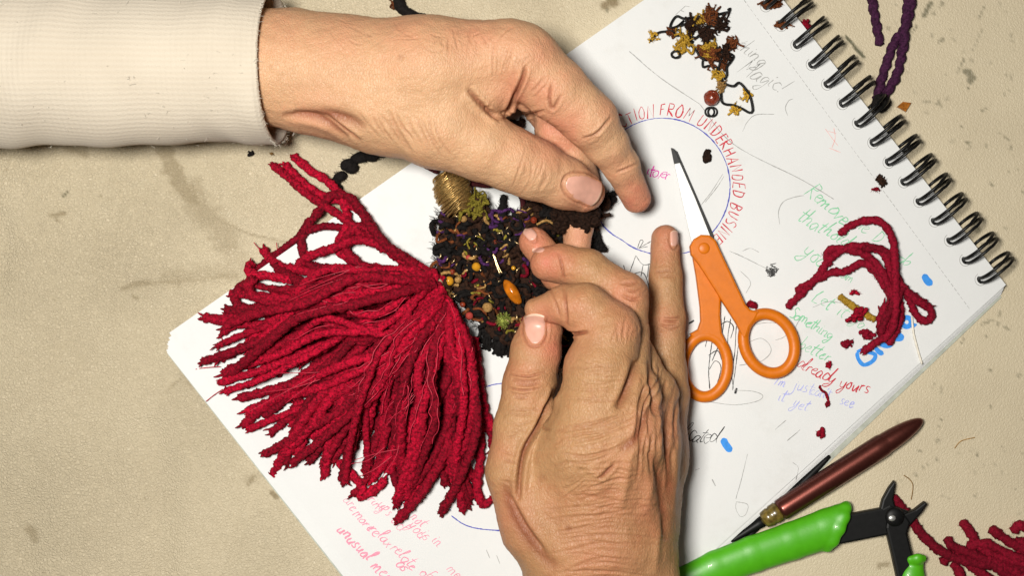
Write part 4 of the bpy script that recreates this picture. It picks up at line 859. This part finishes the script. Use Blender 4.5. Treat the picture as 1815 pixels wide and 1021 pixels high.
for _ in range(110):
    x = rk.uniform(982, 1058); y = 6 + rk.uniform(366, 390 + 8 * math.sin(x * .16) + 8 * abs(x - 1018) / 30); a = rk.uniform(0, 6.28); r = rk.uniform(4, 9); pts = [(x + r * math.cos(a + q * 1.2), y + r * .6 * math.sin(a + q * 1.2), 96 + rk.uniform(-6, 12)) for q in range(5)]
    C = catmull(PU(pts), 2.4); V, F = tube(C, rk.uniform(2.2, 4), 6, .14); b.add(V, F); fuzz(b, C, 3, 12, 8, .3)
for _ in range(90):
    t = rk.random(); x, y = 912 + 50 * t + rk.normal() * 12, 215 + 140 * t + rk.normal() * 8; a = rk.uniform(0, 6.28); r = rk.uniform(5, 10); pts = [(x + r * math.cos(a + q * 1.2), y + r * .6 * math.sin(a + q * 1.2), 44 + rk.uniform(-8, 8)) for q in range(5)]
    C = catmull(PU(pts), 2.6); V, F = tube(C, rk.uniform(2.6, 4.4), 6, .14); b.add(V, F)
b.build('knit_flap', M['brown'], knit)
# gold-wrapped bundle
b = MB(); ctr = [(792, 308, ZP + 34), (800, 330, ZP + 38), (816, 372, ZP + 34)]; C0 = catmull(PU(ctr), 3)
V, F = tube(C0, np.interp(np.linspace(0, 1, len(C0)), [0, .15, .4, .75, 1], [14, 27, 32, 28, 15]), 20, .02); b.add(V, F)
T0, N0, B0 = frames(C0)
for k in range(52):
    u = rk.uniform(0, 1); i = int(u * (len(C0) - 1)); rr = np.interp(u, [0, .15, .4, .75, 1], [15, 28, 33, 29, 16]); ph = rk.uniform(-.2, .2); pts = []
    sh = 8 + rk.normal() * 7
    for a in np.linspace(0, 2 * math.pi, 22): pts.append(C0[i] + (N0[i] * math.cos(a) + B0[i] * math.sin(a)) * (rr + rk.uniform(0, 1)) + T0[i] * (sh * math.sin(a)))
    V, F = tube(np.array(pts), rk.uniform(1.2, 2.2), 5, .05, False); b.add(V, F)
b.build('gold_wrapping', M['gold'], knit)
b = MB()
for _ in range(46):
    x, y = 838 + rk.normal() * 11, 362 + rk.normal() * 7; pts = [(x + rk.normal() * 7, y + rk.normal() * 7, ZP + 30 + rk.uniform(0, 18)) for _ in range(4)]; V, F = tube(catmull(PU(pts), 2), rk.uniform(1.5, 3), 5, .15); b.add(V, F)
b.build('olive_tuft', M['olive'], knit)
def cord(nm, pts, r, m, parent, **k): return yarn(nm, pts, r, M[m], parent, tip=False, **k)
M['maroon_cord'] = m_yarn('maroon_cord', (.03, .004, .006), (.07, .012, .014), .1)
cord('maroon_cord', [(735, 282, 30), (755, 294, 36), (775, 305, 44)], 4.6, 'maroon_cord', knit, rough=.03)
cord('maroon_cord', [(815, 325, 48), (850, 327, 48), (890, 330, 46), (915, 338, 46), (926, 355, 44), (926, 385, 40), (924, 405, 36)], 4.8, 'maroon_cord', knit, rough=.03)
b = MB()
C = catmull(PU([(890, 385, ZP + 26), (891, 365, ZP + 22), (893, 347, ZP + 14)]), 3); V, F = tube(C, np.linspace(8, 5, len(C)), 7, .15); b.add(V, F); fuzz(b, C, 6, 60, 7, .35); b.build('fibre_tail', M['black'], knit)
b = MB()
for _ in range(30):                          # small glints: shiny thread pieces
    x, y = rk.uniform(780, 945), rk.uniform(380, 590)
    if not inside(x, y): continue
    a = rk.uniform(0, 3.14); l = rk.uniform(4, 13); z = ZP + 42; V, F = tube(catmull(PU([(x, y, z), (x + l * math.cos(a) * .5 + rk.normal(), y + l * .5 * math.sin(a), z + 3), (x + l * math.cos(a), y + l * math.sin(a), z)]), 2), rk.uniform(.6, 1.4), 5); b.add(V, F)
for p in ([(874, 450), (880, 470), (886, 485)], [(876, 452), (884, 474), (890, 484)]): V, F = tube(catmull(PU([(x, y, ZP + 46) for x, y in p]), 2), 1.3, 5); b.add(V, F)
M['glint'] = plain('metallic_thread', (.75, .55, .28), .25, .7)
b.build('metallic_threads', M['glint'], knit)
b = MB()
for _ in range(14):
    x, y = 788 + rk.normal() * 5, 525 + rk.normal() * 14; V, F = tube(catmull(PU([(x - 6, y - 14, ZP + 36), (x, y, ZP + 42), (x + 8, y + 16, ZP + 36)]), 3), rk.uniform(1, 2.4), 5, .1); b.add(V, F)
b.build('tan_fibres', M['tan'], knit)

# ================================================================ SCISSORS
sc = empty('scissors', 1275, 500, ZP); tag(sc, 'orange-handled scissors with steel blades lying on the sketchbook beside the little finger', 'scissors')
def solid_obj(name, chains, z0, zs, m, parent, vox=1.6, k=4, cut=None, post=()):
    # chains of (px,py,z,r); flattened in z about z0 by factor zs
    Q = []
    for ch in chains: Q.append([(U(p[0], p[1], z0 + 0), p[2], p[3]) for p in ch])
    al = [(u, z, r) for ch in Q for u, z, r in ch]; lo = np.min([np.array([u[0], u[1], z]) - r for u, z, r in al], 0) - 6; hi = np.max([np.array([u[0], u[1], z]) + r for u, z, r in al], 0) + 6
    s = Solid(lo, hi, vox); D = s.field()
    for ch in Q:
        for (u, z, r), (u2, z2, r2) in zip(ch[:-1], ch[1:]): s.cone(D, np.array([u[0], u[1], z]), np.array([u2[0], u2[1], z2]), r, r2, k)
    if cut:
        c = U(cut[0], cut[1], z0); n_ = np.array([cut[2], -cut[3]]) / math.hypot(cut[2], cut[3])
        ax = [(s.lo[q] + s.vox * np.arange(s.n[q])).astype(np.float32) for q in range(3)]
        pl_ = ((ax[0][:, None, None] - c[0]) * n_[0] + (ax[1][None, :, None] - c[1]) * n_[1]).astype(np.float32); D = -smin(-D, -np.broadcast_to(pl_, D.shape), 6)
    for ch in post:
        q = [(np.append(U(p[0], p[1], z0)[:2], p[2]), p[3]) for p in ch]
        for (a, ra), (b_, rb) in zip(q[:-1], q[1:]): s.cone(D, a, b_, ra, rb, 9)
    V, F = s.mesh(D); V[:, 2] = z0 + V[:, 2] * zs; return mesh_obj(name, V, F, m, parent)
def ringpts(cx, cy, rx, ry, rot, r, z=0, n=40): return [(x, y, z, r) for x, y in circ(cx, cy, rx, ry, 0, 360, n, rot)]
blade_hi = [(1190, 262), (1196, 264), (1206, 287), (1230, 345), (1259, 417), (1262, 470), (1236, 470), (1228, 440), (1212, 370), (1200, 310)]
b = MB(); V, F = extrude([(1205, 288), (1232, 350), (1260, 420), (1262, 460), (1238, 462), (1228, 440), (1212, 370), (1195, 290)], ZP + 9, ZP + 13, 1.0); b.add(V, F); ob = b.build('blade', M['steel'], sc, False)
b = MB(); V, F = extrude([(1189, 262), (1194, 263), (1206, 288), (1195, 291)], ZP + 8.8, ZP + 12.8, .6); b.add(V, F); b.build('blade_tip', M['dark_steel'], ob, False)
b = MB(); V, F = extrude([(1191, 262), (1200, 268), (1265, 418), (1267, 460), (1250, 462), (1240, 410), (1205, 300)], ZP + 3, ZP + 7, .8); b.add(V, F); b.build('blade', M['dark_steel'], sc, False)
hr = solid_obj('handle', [ringpts(1363, 609, 43.5, 54.5, -.42, 8.9)], ZP + 15, .85, M['orange'], sc)
b = MB(); V, F = extrude([(1224, 452), (1222, 437), (1229, 424), (1242, 416), (1257, 417), (1268, 426), (1275, 442), (1300, 495), (1321, 540), (1329, 549), (1345, 552), (1338, 566), (1328, 580), (1322, 598), (1316, 600), (1311, 588), (1304, 574), (1270, 520), (1238, 470)], ZP + 8, ZP + 25, 4); b.add(V, F); b.build('handle_arm', M['orange'], hr, False)
hr = solid_obj('handle', [ringpts(1250, 649, 39.5, 55, .06, 8.7)], ZP + 9.5, .8, M['orange'], sc)
b = MB(); V, F = extrude([(1226, 450), (1233, 490), (1240, 545), (1241, 570), (1236, 584), (1222, 592), (1232, 604), (1258, 598), (1282, 616), (1287, 606), (1279, 590), (1276, 560), (1277, 528), (1262, 490), (1250, 460)], ZP + 2.5, ZP + 17, 4); b.add(V, F); b.build('handle_arm', M['orange'], hr, False)
b = MB(); V, F = ball(1248, 440, ZP + 25, 10, 1, 1, .25); b.add(V, F); b.build('pivot_screw', M['orange'], sc)

# ================================================================ PLIERS
pl = empty('pliers', 1500, 940, 0); tag(pl, 'small black pliers with bright green rubber handles at the lower right', 'pliers')
ZG = 22
solid_obj('handle', [[(1120, 1085, 0, 31), (1205, 1040, 0, 30), (1270, 1008, 0, 31), (1335, 983, 0, 32), (1403, 960, 0, 33), (1468, 937, 0, 35)], [(1466, 936, 2, 33), (1490, 928, 2, 34)]], ZG + 4, .62, M['green'], pl, cut=(1496, 912, 76, 35), post=[[(1497, 902, 12, 8), (1493, 915, 24, 8), (1484, 935, 30, 8), (1474, 957, 22, 8), (1467, 970, 8, 8)], [(1497, 902, 12, 8), (1500, 897, 2, 8)]])
solid_obj('handle', [[(1622, 1002, 0, 15), (1617, 1022, 0, 21), (1607, 1062, 0, 32), (1600, 1120, 0, 35)]], ZG + 4, .62, M['green'], pl, post=[[(1612, 991, 10, 6), (1624, 989, 16, 7), (1634, 989, 10, 6)]])
b = MB()
for k in range(46):                          # ribbed edge of the grip
    t = k / 45; x, y = 1230 + (1440 - 1230) * t, 0; y = np.interp(x, [1230, 1290, 1360, 1440], [1007, 975, 945, 920]); V, F = ball(x, y, ZG + 4, 4.6, 1, 1, 1.8, 0, 0, 0, 8, 6); b.add(V, F)
b.build('grip_ridges', M['green'], pl)
b = MB(); V, F = extrude([(1470, 915), (1510, 910), (1562, 900), (1575, 893), (1608, 905), (1608, 930), (1590, 945), (1570, 948), (1530, 956), (1470, 968)], 10, 28, 4); b.add(V, F)
V, F = extrude([(1558, 905), (1563, 885), (1574, 865), (1584, 852), (1586, 858), (1582, 885), (1586, 900), (1575, 915)], 12, 27, 3); b.add(V, F); b.build('jaw', M['black_metal'], pl, False)
b = MB(); V, F = extrude([(1568, 935), (1572, 905), (1600, 908), (1612, 925), (1606, 945), (1616, 985), (1628, 1040), (1592, 1040), (1580, 985)], 14, 33, 4); b.add(V, F)
V, F = extrude([(1598, 912), (1620, 903), (1638, 889), (1642, 893), (1632, 908), (1614, 928), (1600, 940)], 15, 31, 3); b.add(V, F); b.build('jaw', M['black_metal'], pl, False)
b = MB(); V, F = ball(1586, 917, 33, 17, 1, 1, .4); b.add(V, F); b.build('rivet', M['black_metal'], pl)
b = MB(); V, F = ball(1581, 919, 39, 6, 1.1, .9, .5); b.add(V, F); b.build('rivet_pin', M['steel'], pl)

# ================================================================ PEN AND STYLUS
pen = empty('pen', 1500, 830, 0); tag(pen, 'burgundy metallic pen with an amber collar lying between the sketchbook and the pliers', 'pen')
def lathe(a, b, prof, z, nm, m, parent, sides=28):  # prof: (t along, r)
    A_, B2 = U(a[0], a[1], z), U(b[0], b[1], z); C = np.array([A_ + (B2 - A_) * t for t, _ in prof]); mb = MB(); V, F = tube(C, [r for _, r in prof], sides); mb.add(V, F); return mb.build(nm, m, parent)
pf = [(0, 16), (.004, 18.5)] + [(t, 18.4 + 1.4 * math.sin(t * 2.6) + .8) for t in np.linspace(.02, .72, 16)] + [(t, 20.4 * math.sqrt(max(0.02, 1 - ((t - .72) / .285) ** 2 * .98)) * .93) for t in np.linspace(.745, 1.0, 16)]
lathe((1382, 906), (1634, 745), pf, 22, 'barrel', M['maroon'], pen)
lathe((1352, 924), (1381, 906), [(0, 8), (.06, 14), (.4, 17), (.5, 15.5), (.62, 17.5), (.9, 18), (1, 16)], 20, 'collar', M['amber'], pen)
lathe((1296, 960), (1354, 923), [(0, 2.5), (.1, 4.5), (.5, 6.5), (.8, 9), (1, 10)], 14, 'tip', M['black_metal'], pen)
lathe((1264, 976), (1298, 959), [(0, .8), (.5, 1.4), (1, 2)], 11, 'needle', M['steel'], pen)
sty = empty('stylus', 1400, 880, 0); tag(sty, 'thin black stick lying half under the burgundy pen along the sketchbook edge', 'stick')
lathe((1316, 962), (1470, 809), [(0, 3), (.15, 5), (.5, 8), (.7, 7), (.95, 4.5), (1, 3.5)], 8, 'shaft', M['wire'], sty, 12)

# ================================================================ LOOSE YARN AND SCRAPS
def thing_yarn(nm, label, cat, strands, r, m, base, group=None, fn=60, **k):
    e = empty(nm, base[0], base[1], base[2]); tag(e, label, cat, group)
    for s_ in strands: yarn('yarn_strand', s_, s_[0][3] if len(s_[0]) > 3 else r, M[m], e, nf=fn, **k)
    return e
Z1 = ZP + 8
cl = [[(1488, 414, Z1), (1510, 398, Z1), (1540, 390, Z1 + 4), (1564, 396, Z1 + 8), (1580, 420, Z1 + 14), (1586, 460, Z1 + 20), (1588, 510, Z1 + 22), (1586, 560, Z1 + 22), (1578, 590, Z1 + 14), (1548, 610, Z1 + 4), (1530, 624, Z1)],
      [(1395, 545, Z1), (1420, 520, Z1), (1450, 490, Z1), (1468, 462, Z1 + 2), (1500, 440, Z1 + 4), (1530, 436, Z1 + 6), (1560, 445, Z1 + 10), (1575, 470, Z1 + 12), (1580, 520, Z1 + 12)],
      [(1412, 516, Z1), (1440, 500, Z1), (1470, 484, Z1), (1500, 480, Z1 + 2), (1530, 466, Z1 + 6), (1555, 480, Z1 + 8), (1570, 510, Z1 + 10), (1590, 500, Z1 + 12), (1620, 530, Z1 + 10), (1645, 545, Z1 + 6), (1652, 560, Z1), (1640, 570, Z1), (1622, 556, Z1), (1612, 530, Z1 + 4), (1594, 505, Z1 + 8)],
      [(1470, 470, Z1), (1465, 450, Z1), (1485, 440, Z1 + 2), (1530, 450, Z1 + 8), (1555, 470, Z1 + 14), (1572, 500, Z1 + 16), (1584, 540, Z1 + 16), (1575, 570, Z1 + 10), (1562, 590, Z1 + 4), (1565, 555, Z1)],
      [(1535, 445, Z1), (1545, 475, Z1), (1565, 500, Z1), (1580, 530, Z1), (1590, 560, Z1), (1585, 590, Z1), (1565, 600, Z1), (1560, 570, Z1 + 4), (1570, 540, Z1 + 10)],
      [(1530, 440, Z1 + 10), (1555, 440, Z1 + 12), (1580, 455, Z1 + 12), (1590, 490, Z1 + 8), (1600, 510, Z1 + 6), (1618, 525, Z1 + 8), (1640, 540, Z1 + 8)], [(1560, 590, Z1 + 10), (1572, 560, Z1 + 18), (1590, 530, Z1 + 20), (1600, 510, Z1 + 14)], [(1575, 610, Z1), (1590, 580, Z1), (1596, 550, Z1), (1590, 510, Z1)]]
thing_yarn('yarn_clump', 'tangled clump of dark red yarn with loops lying on the green handwriting', 'yarn', cl, 6.8, 'red_dull', (1560, 510, ZP), fn=160, rough=.13, lobes=2, lobe=.1, twist=.3)
cr_ = [[(1583, 882, 9), (1610, 915, 10), (1640, 955, 12), (1680, 985, 16), (1740, 1000, 18), (1830, 1010, 16)], [(1706, 926, 9), (1720, 945, 10), (1732, 965, 12), (1760, 985, 16), (1820, 1000, 20)], [(1757, 938, 10), (1790, 962, 12), (1830, 980, 14)], [(1796, 942, 10), (1806, 932, 12), (1830, 940, 14)], [(1680, 955, 12), (1690, 970, 14), (1740, 990, 20), (1800, 1030, 22)],
       [(1670, 998, 10), (1690, 985, 12), (1730, 1010, 14), (1770, 1040, 16)], [(1690, 1000, 9), (1700, 1015, 10), (1710, 1050, 12)], [(1720, 1000, 10), (1740, 1020, 12), (1770, 1060, 12)], [(1716, 968, 12), (1750, 965, 16), (1790, 985, 20), (1840, 1000, 22)], [(1780, 980, 10), (1810, 1010, 12), (1840, 1030, 12)], [(1750, 990, 20), (1790, 1010, 20), (1840, 1040, 18)], [(1800, 960, 9), (1830, 965, 12), (1850, 980, 12)], [(1740, 970, 9), (1780, 1000, 12), (1830, 1060, 12)], [(1805, 975, 10), (1830, 990, 10), (1860, 1000, 10)]]
thing_yarn('yarn_tassel', 'dark red yarn tassel in the lower right corner, one strand under the pliers', 'tassel', cr_, 8.6, 'red_dull', (1740, 990, 0), fn=70, rough=.13)
pu = [[(1541, -40, 8), (1546, 0, 8), (1553, 40, 8), (1560, 78, 8)], [(1625, -40, 12), (1617, 0, 12), (1606, 45, 12), (1585, 75, 10), (1572, 110, 9), (1560, 150, 9), (1553, 175, 10)], [(1612, -40, 8), (1610, 0, 8), (1604, 50, 18), (1600, 85, 9), (1592, 125, 9), (1575, 160, 10), (1560, 180, 12)]]
e = thing_yarn('purple_yarn', 'dark purple twisted yarn lying at the top right beyond the spiral binding', 'yarn', pu, 7.6, 'purple', (1590, 80, 0), fn=40, rough=.03, lobes=3, lobe=.22, twist=.32, sides=14, tip=False)
yarn('knot', [(1552, 172, 14), (1562, 178, 20), (1572, 180, 18), (1562, 190, 14), (1553, 182, 18), (1568, 172, 22)], 9, M['black'], e, nf=60)
ta = [[(690, 262, 10), (668, 272, 10), (640, 270, 10), (622, 285, 10), (612, 300, 10), (594, 318, 10), (588, 335, 10)]]
cb = empty('black_braid', 640, 300, 0); tag(cb, 'black bumpy braided cord on the table above the tassel, left of the thumb', 'cord'); b = MB()
for (x, y, rx, ry, rot) in ((678, 268, 13, 12, .3), (660, 276, 13, 10, .5), (638, 279, 17, 10, .25), (616, 292, 14, 10, .4), (624, 298, 12, 9, .5), (603, 313, 13, 9, .5), (594, 322, 10, 8, .3), (598, 334, 9, 10, .1), (690, 268, 10, 10, 0)):
    V, F = ball(x, y, 10, 1, rx, ry, 9, rot, .12, int(x)); b.add(V, F); c = U(x, y, 10)
    for _ in range(40):
        d = rng.normal(size=3); d /= np.linalg.norm(d); s0 = d * np.array([rx, ry, 9]) * .95; V, F = tube(np.array([c + s0, c + s0 * 1.15, c + s0 * random.uniform(1.2, 1.45)]), .35, 3, caps=False); b.add(V, F)
b.build('braid', M['black'], cb)
cb2 = empty('black_yarn', 740, 15, 0); tag(cb2, 'black cord end showing above the wrist at the top edge', 'cord')
yarn('cord', [(712, -30, 10), (708, 5, 10), (725, 24, 10), (760, 38, 10), (800, 60, 10)], 10, M['black'], cb2, nf=60, rough=.08)
b = MB()
for _ in range(20): V, F = tube(catmull(PU([(702 + rng.normal() * 5, 5 + rng.normal() * 6, 8) for _ in range(3)]), 2), 1.3, 4); b.add(V, F)
b.build('brown_fibres', M['rust'], cb2)

def scrap(nm, label, cat, x, y, r, m, z=ZP, n=16, rad=1.8, elong=(1, 0), group=None, fz_=True):
    b = MB(); r_ = np.random.default_rng(int(x * 7 + y)); ex, ey = elong; l = math.hypot(ex, ey); ux, uy = (ex / l, ey / l) if l else (1, 0)
    for _ in range(n):
        t = r_.uniform(-1, 1); cx, cy = x + ex * t * r * .6, y + ey * t * r * .6
        pts = [(cx + r_.normal() * r * .35 + ux * (q - 1) * r * .5, cy + r_.normal() * r * .35 + uy * (q - 1) * r * .5, z + rad + r_.uniform(0, r * .5)) for q in range(3)]
        C = catmull(PU(pts), 2.2); V, F = tube(C, rad * r_.uniform(.6, 1.2), 5, .15); b.add(V, F)
        if fz_: fuzz(b, C, rad, 6, 5, .28)
    o = b.build(nm, M[m]); tag(o, label, cat, group); return o
G = 'scraps of cut yarn on the page'
scrap('fibre_tuft', 'rust brown fibre tuft caught at the top ring of the binding', 'fibre', 1366, 5, 14, 'rust', n=34)
scrap('fibre_tuft', 'smaller brown fibre tuft on the page beside the second ring of the binding', 'fibre', 1386, 43, 10, 'rust', n=24)
scrap('yarn_scrap', 'red yarn scrap wedged between the spiral rings near the top', 'yarn scrap', 1428, 44, 9, 'red', z=8, n=10, rad=4, elong=(.4, 1), group=G)
scrap('fibre_tuft', 'black and rust fuzz ball on the page near the binding, right of the green writing', 'fibre', 1562, 321, 9, 'brown', n=24, elong=(.5, .6))
scrap('yarn_scrap', 'tiny red lint just below left of the black fuzz ball', 'yarn scrap', 1552, 336, 4.5, 'red', n=7, rad=2.4, group=G)
scrap('yarn_scrap', 'red scrap touching the top of the right scissors ring', 'yarn scrap', 1334, 541, 7, 'red', n=8, rad=3.4, group=G)
scrap('yarn_scrap', 'short red strand above the yellow chenille piece', 'yarn scrap', 1513, 519, 8, 'red', n=5, rad=2.4, elong=(1, -.1), group=G)
scrap('yarn_scrap', 'red scrap lying across the yellow chenille piece', 'yarn scrap', 1519, 558, 12, 'red', z=ZP + 10, n=9, rad=4, elong=(1, -.6), group=G)
scrap('yarn_scrap', 'dark red scrap just left of the lower end of the red yarn clump', 'yarn scrap', 1534, 594, 10, 'red_dull', n=8, rad=4, elong=(.7, .7), group=G)
scrap('yarn_scrap', 'round red scrap between the word better and the blue marker', 'yarn scrap', 1500, 609, 7, 'red_dull', n=9, rad=3.5, group=G)
scrap('yarn_scrap', 'red scrap above the word already', 'yarn scrap', 1468, 647, 6, 'red', n=7, rad=3, elong=(.4, .8), group=G)
scrap('yarn_scrap', 'round red scrap on the blank paper above the pen', 'yarn scrap', 1455, 768, 8, 'red', n=9, rad=3.4, elong=(.2, .6), group=G)
b = MB()
for pts, r in (([(1453, 684), (1456, 692), (1464, 698), (1468, 710), (1468, 720)], 2.6), ([(1468, 714), (1464, 720), (1468, 716)], 4.5)):
    C = catmull(PU([(x, y, ZP + 3) for x, y in pts]), 2.2); V, F = tube(C, r, 6, .2); b.add(V, F)
tag(b.build('yarn_scrap', M['red']), 'crooked thin red strand lying over the faint blue words', 'yarn scrap', G)
scrap('lint', 'black lint bit on the table below the cuff', 'lint', 446, 272, 5, 'black', z=1, n=9, rad=2.2, elong=(1, -.3))
scrap('lint', 'tiny brown lint right of the black lint below the cuff', 'lint', 482, 273, 2.6, 'tan', z=1, n=4, rad=1)
scrap('bugle_bead', 'short black bead lying inside the blue circle near the scissors tip', 'bead', 1253, 276, 7, 'brown', n=12, rad=4, elong=(-.1, 1.3), fz_=False)
# yellow chenille piece
b = MB(); C = catmull(PU([(1488, 526, ZP + 6), (1515, 545, ZP + 6), (1550, 567, ZP + 6)]), 2.4); V, F = tube(C, 6.2, 9, .18); b.add(V, F); fuzz(b, C, 6, 160, 4)
tag(b.build('chenille_piece', M['ochre']), 'short yellow chenille piece lying beside the red yarn clump', 'chenille')
b = MB(); C = catmull(PU([(1616, 562, ZP + 3), (1619, 590, ZP + 3), (1626, 618, ZP + 3), (1634, 645, ZP + 2)]), 2.4); V, F = tube(C, 2.0, 6, .1); b.add(V, F)
tag(b.build('thread', M['white_thread']), 'cream thread running from the red yarn clump to the page edge', 'thread')
# amber chip on the table
b = MB(); V, F = extrude([(1589, 189), (1600, 180), (1615, 182), (1605, 198)], 1, 8, 1.5); b.add(V, F)
M['chip'] = plain('amber_chip', (.30, .10, .012), .25, 0, 800, .5, coat=.6); tag(b.build('amber_chip', M['chip'], None, False), 'small amber-brown chip on the table beside the spiral binding', 'chip')
# hairs on the table
for pts, lab, r in (([(1602, 843), (1612, 850), (1618, 860), (1617, 875), (1615, 886)], 'thin bent hair above the red strand in the pliers', .9), ([(1692, 795), (1704, 782), (1728, 776)], 'short brown hair on the table right of the pen', .9), ([(1440, 20), (1470, 8), (1500, 12)], 'hair on the table near the top of the binding', .01)):
    if r < .1: continue
    b = MB(); V, F = tube(catmull(PU([(x, y, 1.5) for x, y in pts]), 3), r, 5); b.add(V, F); tag(b.build('hair', M['tan']), lab, 'hair')
b = MB(); V, F = tube(catmull(PU([(1694, 796, 2.5), (1712, 786, 2.5), (1730, 777, 2.5)]), 3), .8, 5); b.add(V, F)
# wire tangle with gold fibres
wt = empty('wire_tangle', 1255, 90, ZP); tag(wt, 'tangle of black wire and rust and gold fibres lying on the grey pencil words', 'wire tangle'); b = MB(); zw = ZP + 5
wires = [[(1290, 17), (1294, 14), (1292, 20), (1284, 22), (1262, 27), (1230, 30), (1212, 32), (1200, 28), (1192, 36), (1188, 48), (1200, 46), (1212, 36)], [(1153, 72), (1166, 58), (1180, 55), (1192, 54), (1198, 62), (1206, 60), (1202, 52), (1192, 54)], [(1192, 100), (1190, 95), (1196, 90), (1204, 92), (1204, 99), (1197, 102), (1191, 99)], [(1228, 72), (1226, 80), (1236, 92), (1240, 100), (1252, 106), (1246, 106), (1246, 118), (1256, 116), (1268, 118)],
         [(1250, 62), (1256, 75), (1268, 82), (1285, 92), (1300, 98), (1296, 108), (1288, 118), (1288, 132), (1284, 140)], [(1270, 118), (1276, 128), (1278, 138), (1286, 148), (1300, 152), (1310, 146), (1322, 158), (1330, 172), (1334, 195), (1328, 199), (1315, 192), (1300, 186), (1285, 184), (1279, 178), (1278, 160)], [(1280, 90), (1276, 110), (1272, 130)], [(1215, 32), (1220, 50), (1230, 66), (1250, 58), (1270, 52), (1285, 40)], [(1205, 45), (1225, 40), (1245, 50), (1260, 45), (1280, 30)]]
for w_ in wires:
    C = catmull(PU([(x, y, zw + rng.uniform(0, 6)) for x, y in w_]), 2.5); V, F = tube(C, 2.2, 6); b.add(V, F)
b.build('wire', M['wire'], wt)
def tuft(x, y, r, m, n, nm):
    mb = MB()
    for _ in range(n):
        p = np.array([x, y]) + rng.normal(size=2) * r * .45; pts = [(p[0] + rng.normal() * r * .4, p[1] + rng.normal() * r * .4, ZP + 3 + rng.uniform(0, r * .9)) for _ in range(3)]; C = catmull(PU(pts), 2.2); V, F = tube(C, rng.uniform(.8, 2.2), 5, .15); mb.add(V, F); fuzz(mb, C, 1.4, 6, 5, .3)
    mb.build(nm, M[m], wt)
for a in ((1157, 64, 8, 'ochre', 12), (1212, 72, 14, 'ochre', 26), (1204, 84, 8, 'ochre', 12), (1188, 58, 8, 'rust', 10), (1240, 36, 11, 'ochre', 18), (1258, 26, 15, 'rust', 36), (1278, 40, 15, 'brown', 24), (1226, 45, 13, 'brown', 26), (1250, 58, 17, 'brown', 28), (1298, 76, 11, 'rust', 20), (1256, 86, 13, 'ochre', 24), (1262, 100, 14, 'rust', 30), (1286, 92, 13, 'brown', 30), (1282, 112, 8, 'rust', 14), (1272, 130, 10, 'ochre', 20), (1278, 152, 8, 'tan', 18), (1325, 168, 8, 'ochre', 16), (1304, 193, 8, 'ochre', 16), (1245, 90, 8, 'rust', 16)): tuft(*a, 'fibre_tuft')
b = MB(); V, F = ball(1261, 173, ZP + 13, 13, 1, 1.05, .95, 0, .08, 3, 24, 14); b.add(V, F)
for k in range(9):
    a0 = rng.uniform(0, 6.28); c = U(1261, 173, ZP + 13); ax_ = rng.normal(size=3); ax_ /= np.linalg.norm(ax_); e1 = np.cross(ax_, [0, 0, 1.]); e1 /= np.linalg.norm(e1); e2 = np.cross(ax_, e1); V, F = tube(np.array([c + 13.2 * (e1 * math.cos(t) + e2 * math.sin(t)) for t in np.linspace(0, 6.28, 26)]), .8, 4, caps=False); b.add(V, F)
tag(b.build('bead', M['redbead']), 'round russet wrapped bead on the page below the wire tangle', 'bead')
b = MB()
for dx in (0, 5):
    V, F = tube(np.array([U(1258 + dx + 8 * math.cos(t), 198 + 8 * math.sin(t), ZP + 2.5 + dx * .4) for t in np.linspace(0, 6.2, 30)]), 1.7, 7); b.add(V, F)
tag(b.build('jump_ring', M['wire']), 'small dark double wire ring just below the russet bead', 'ring')
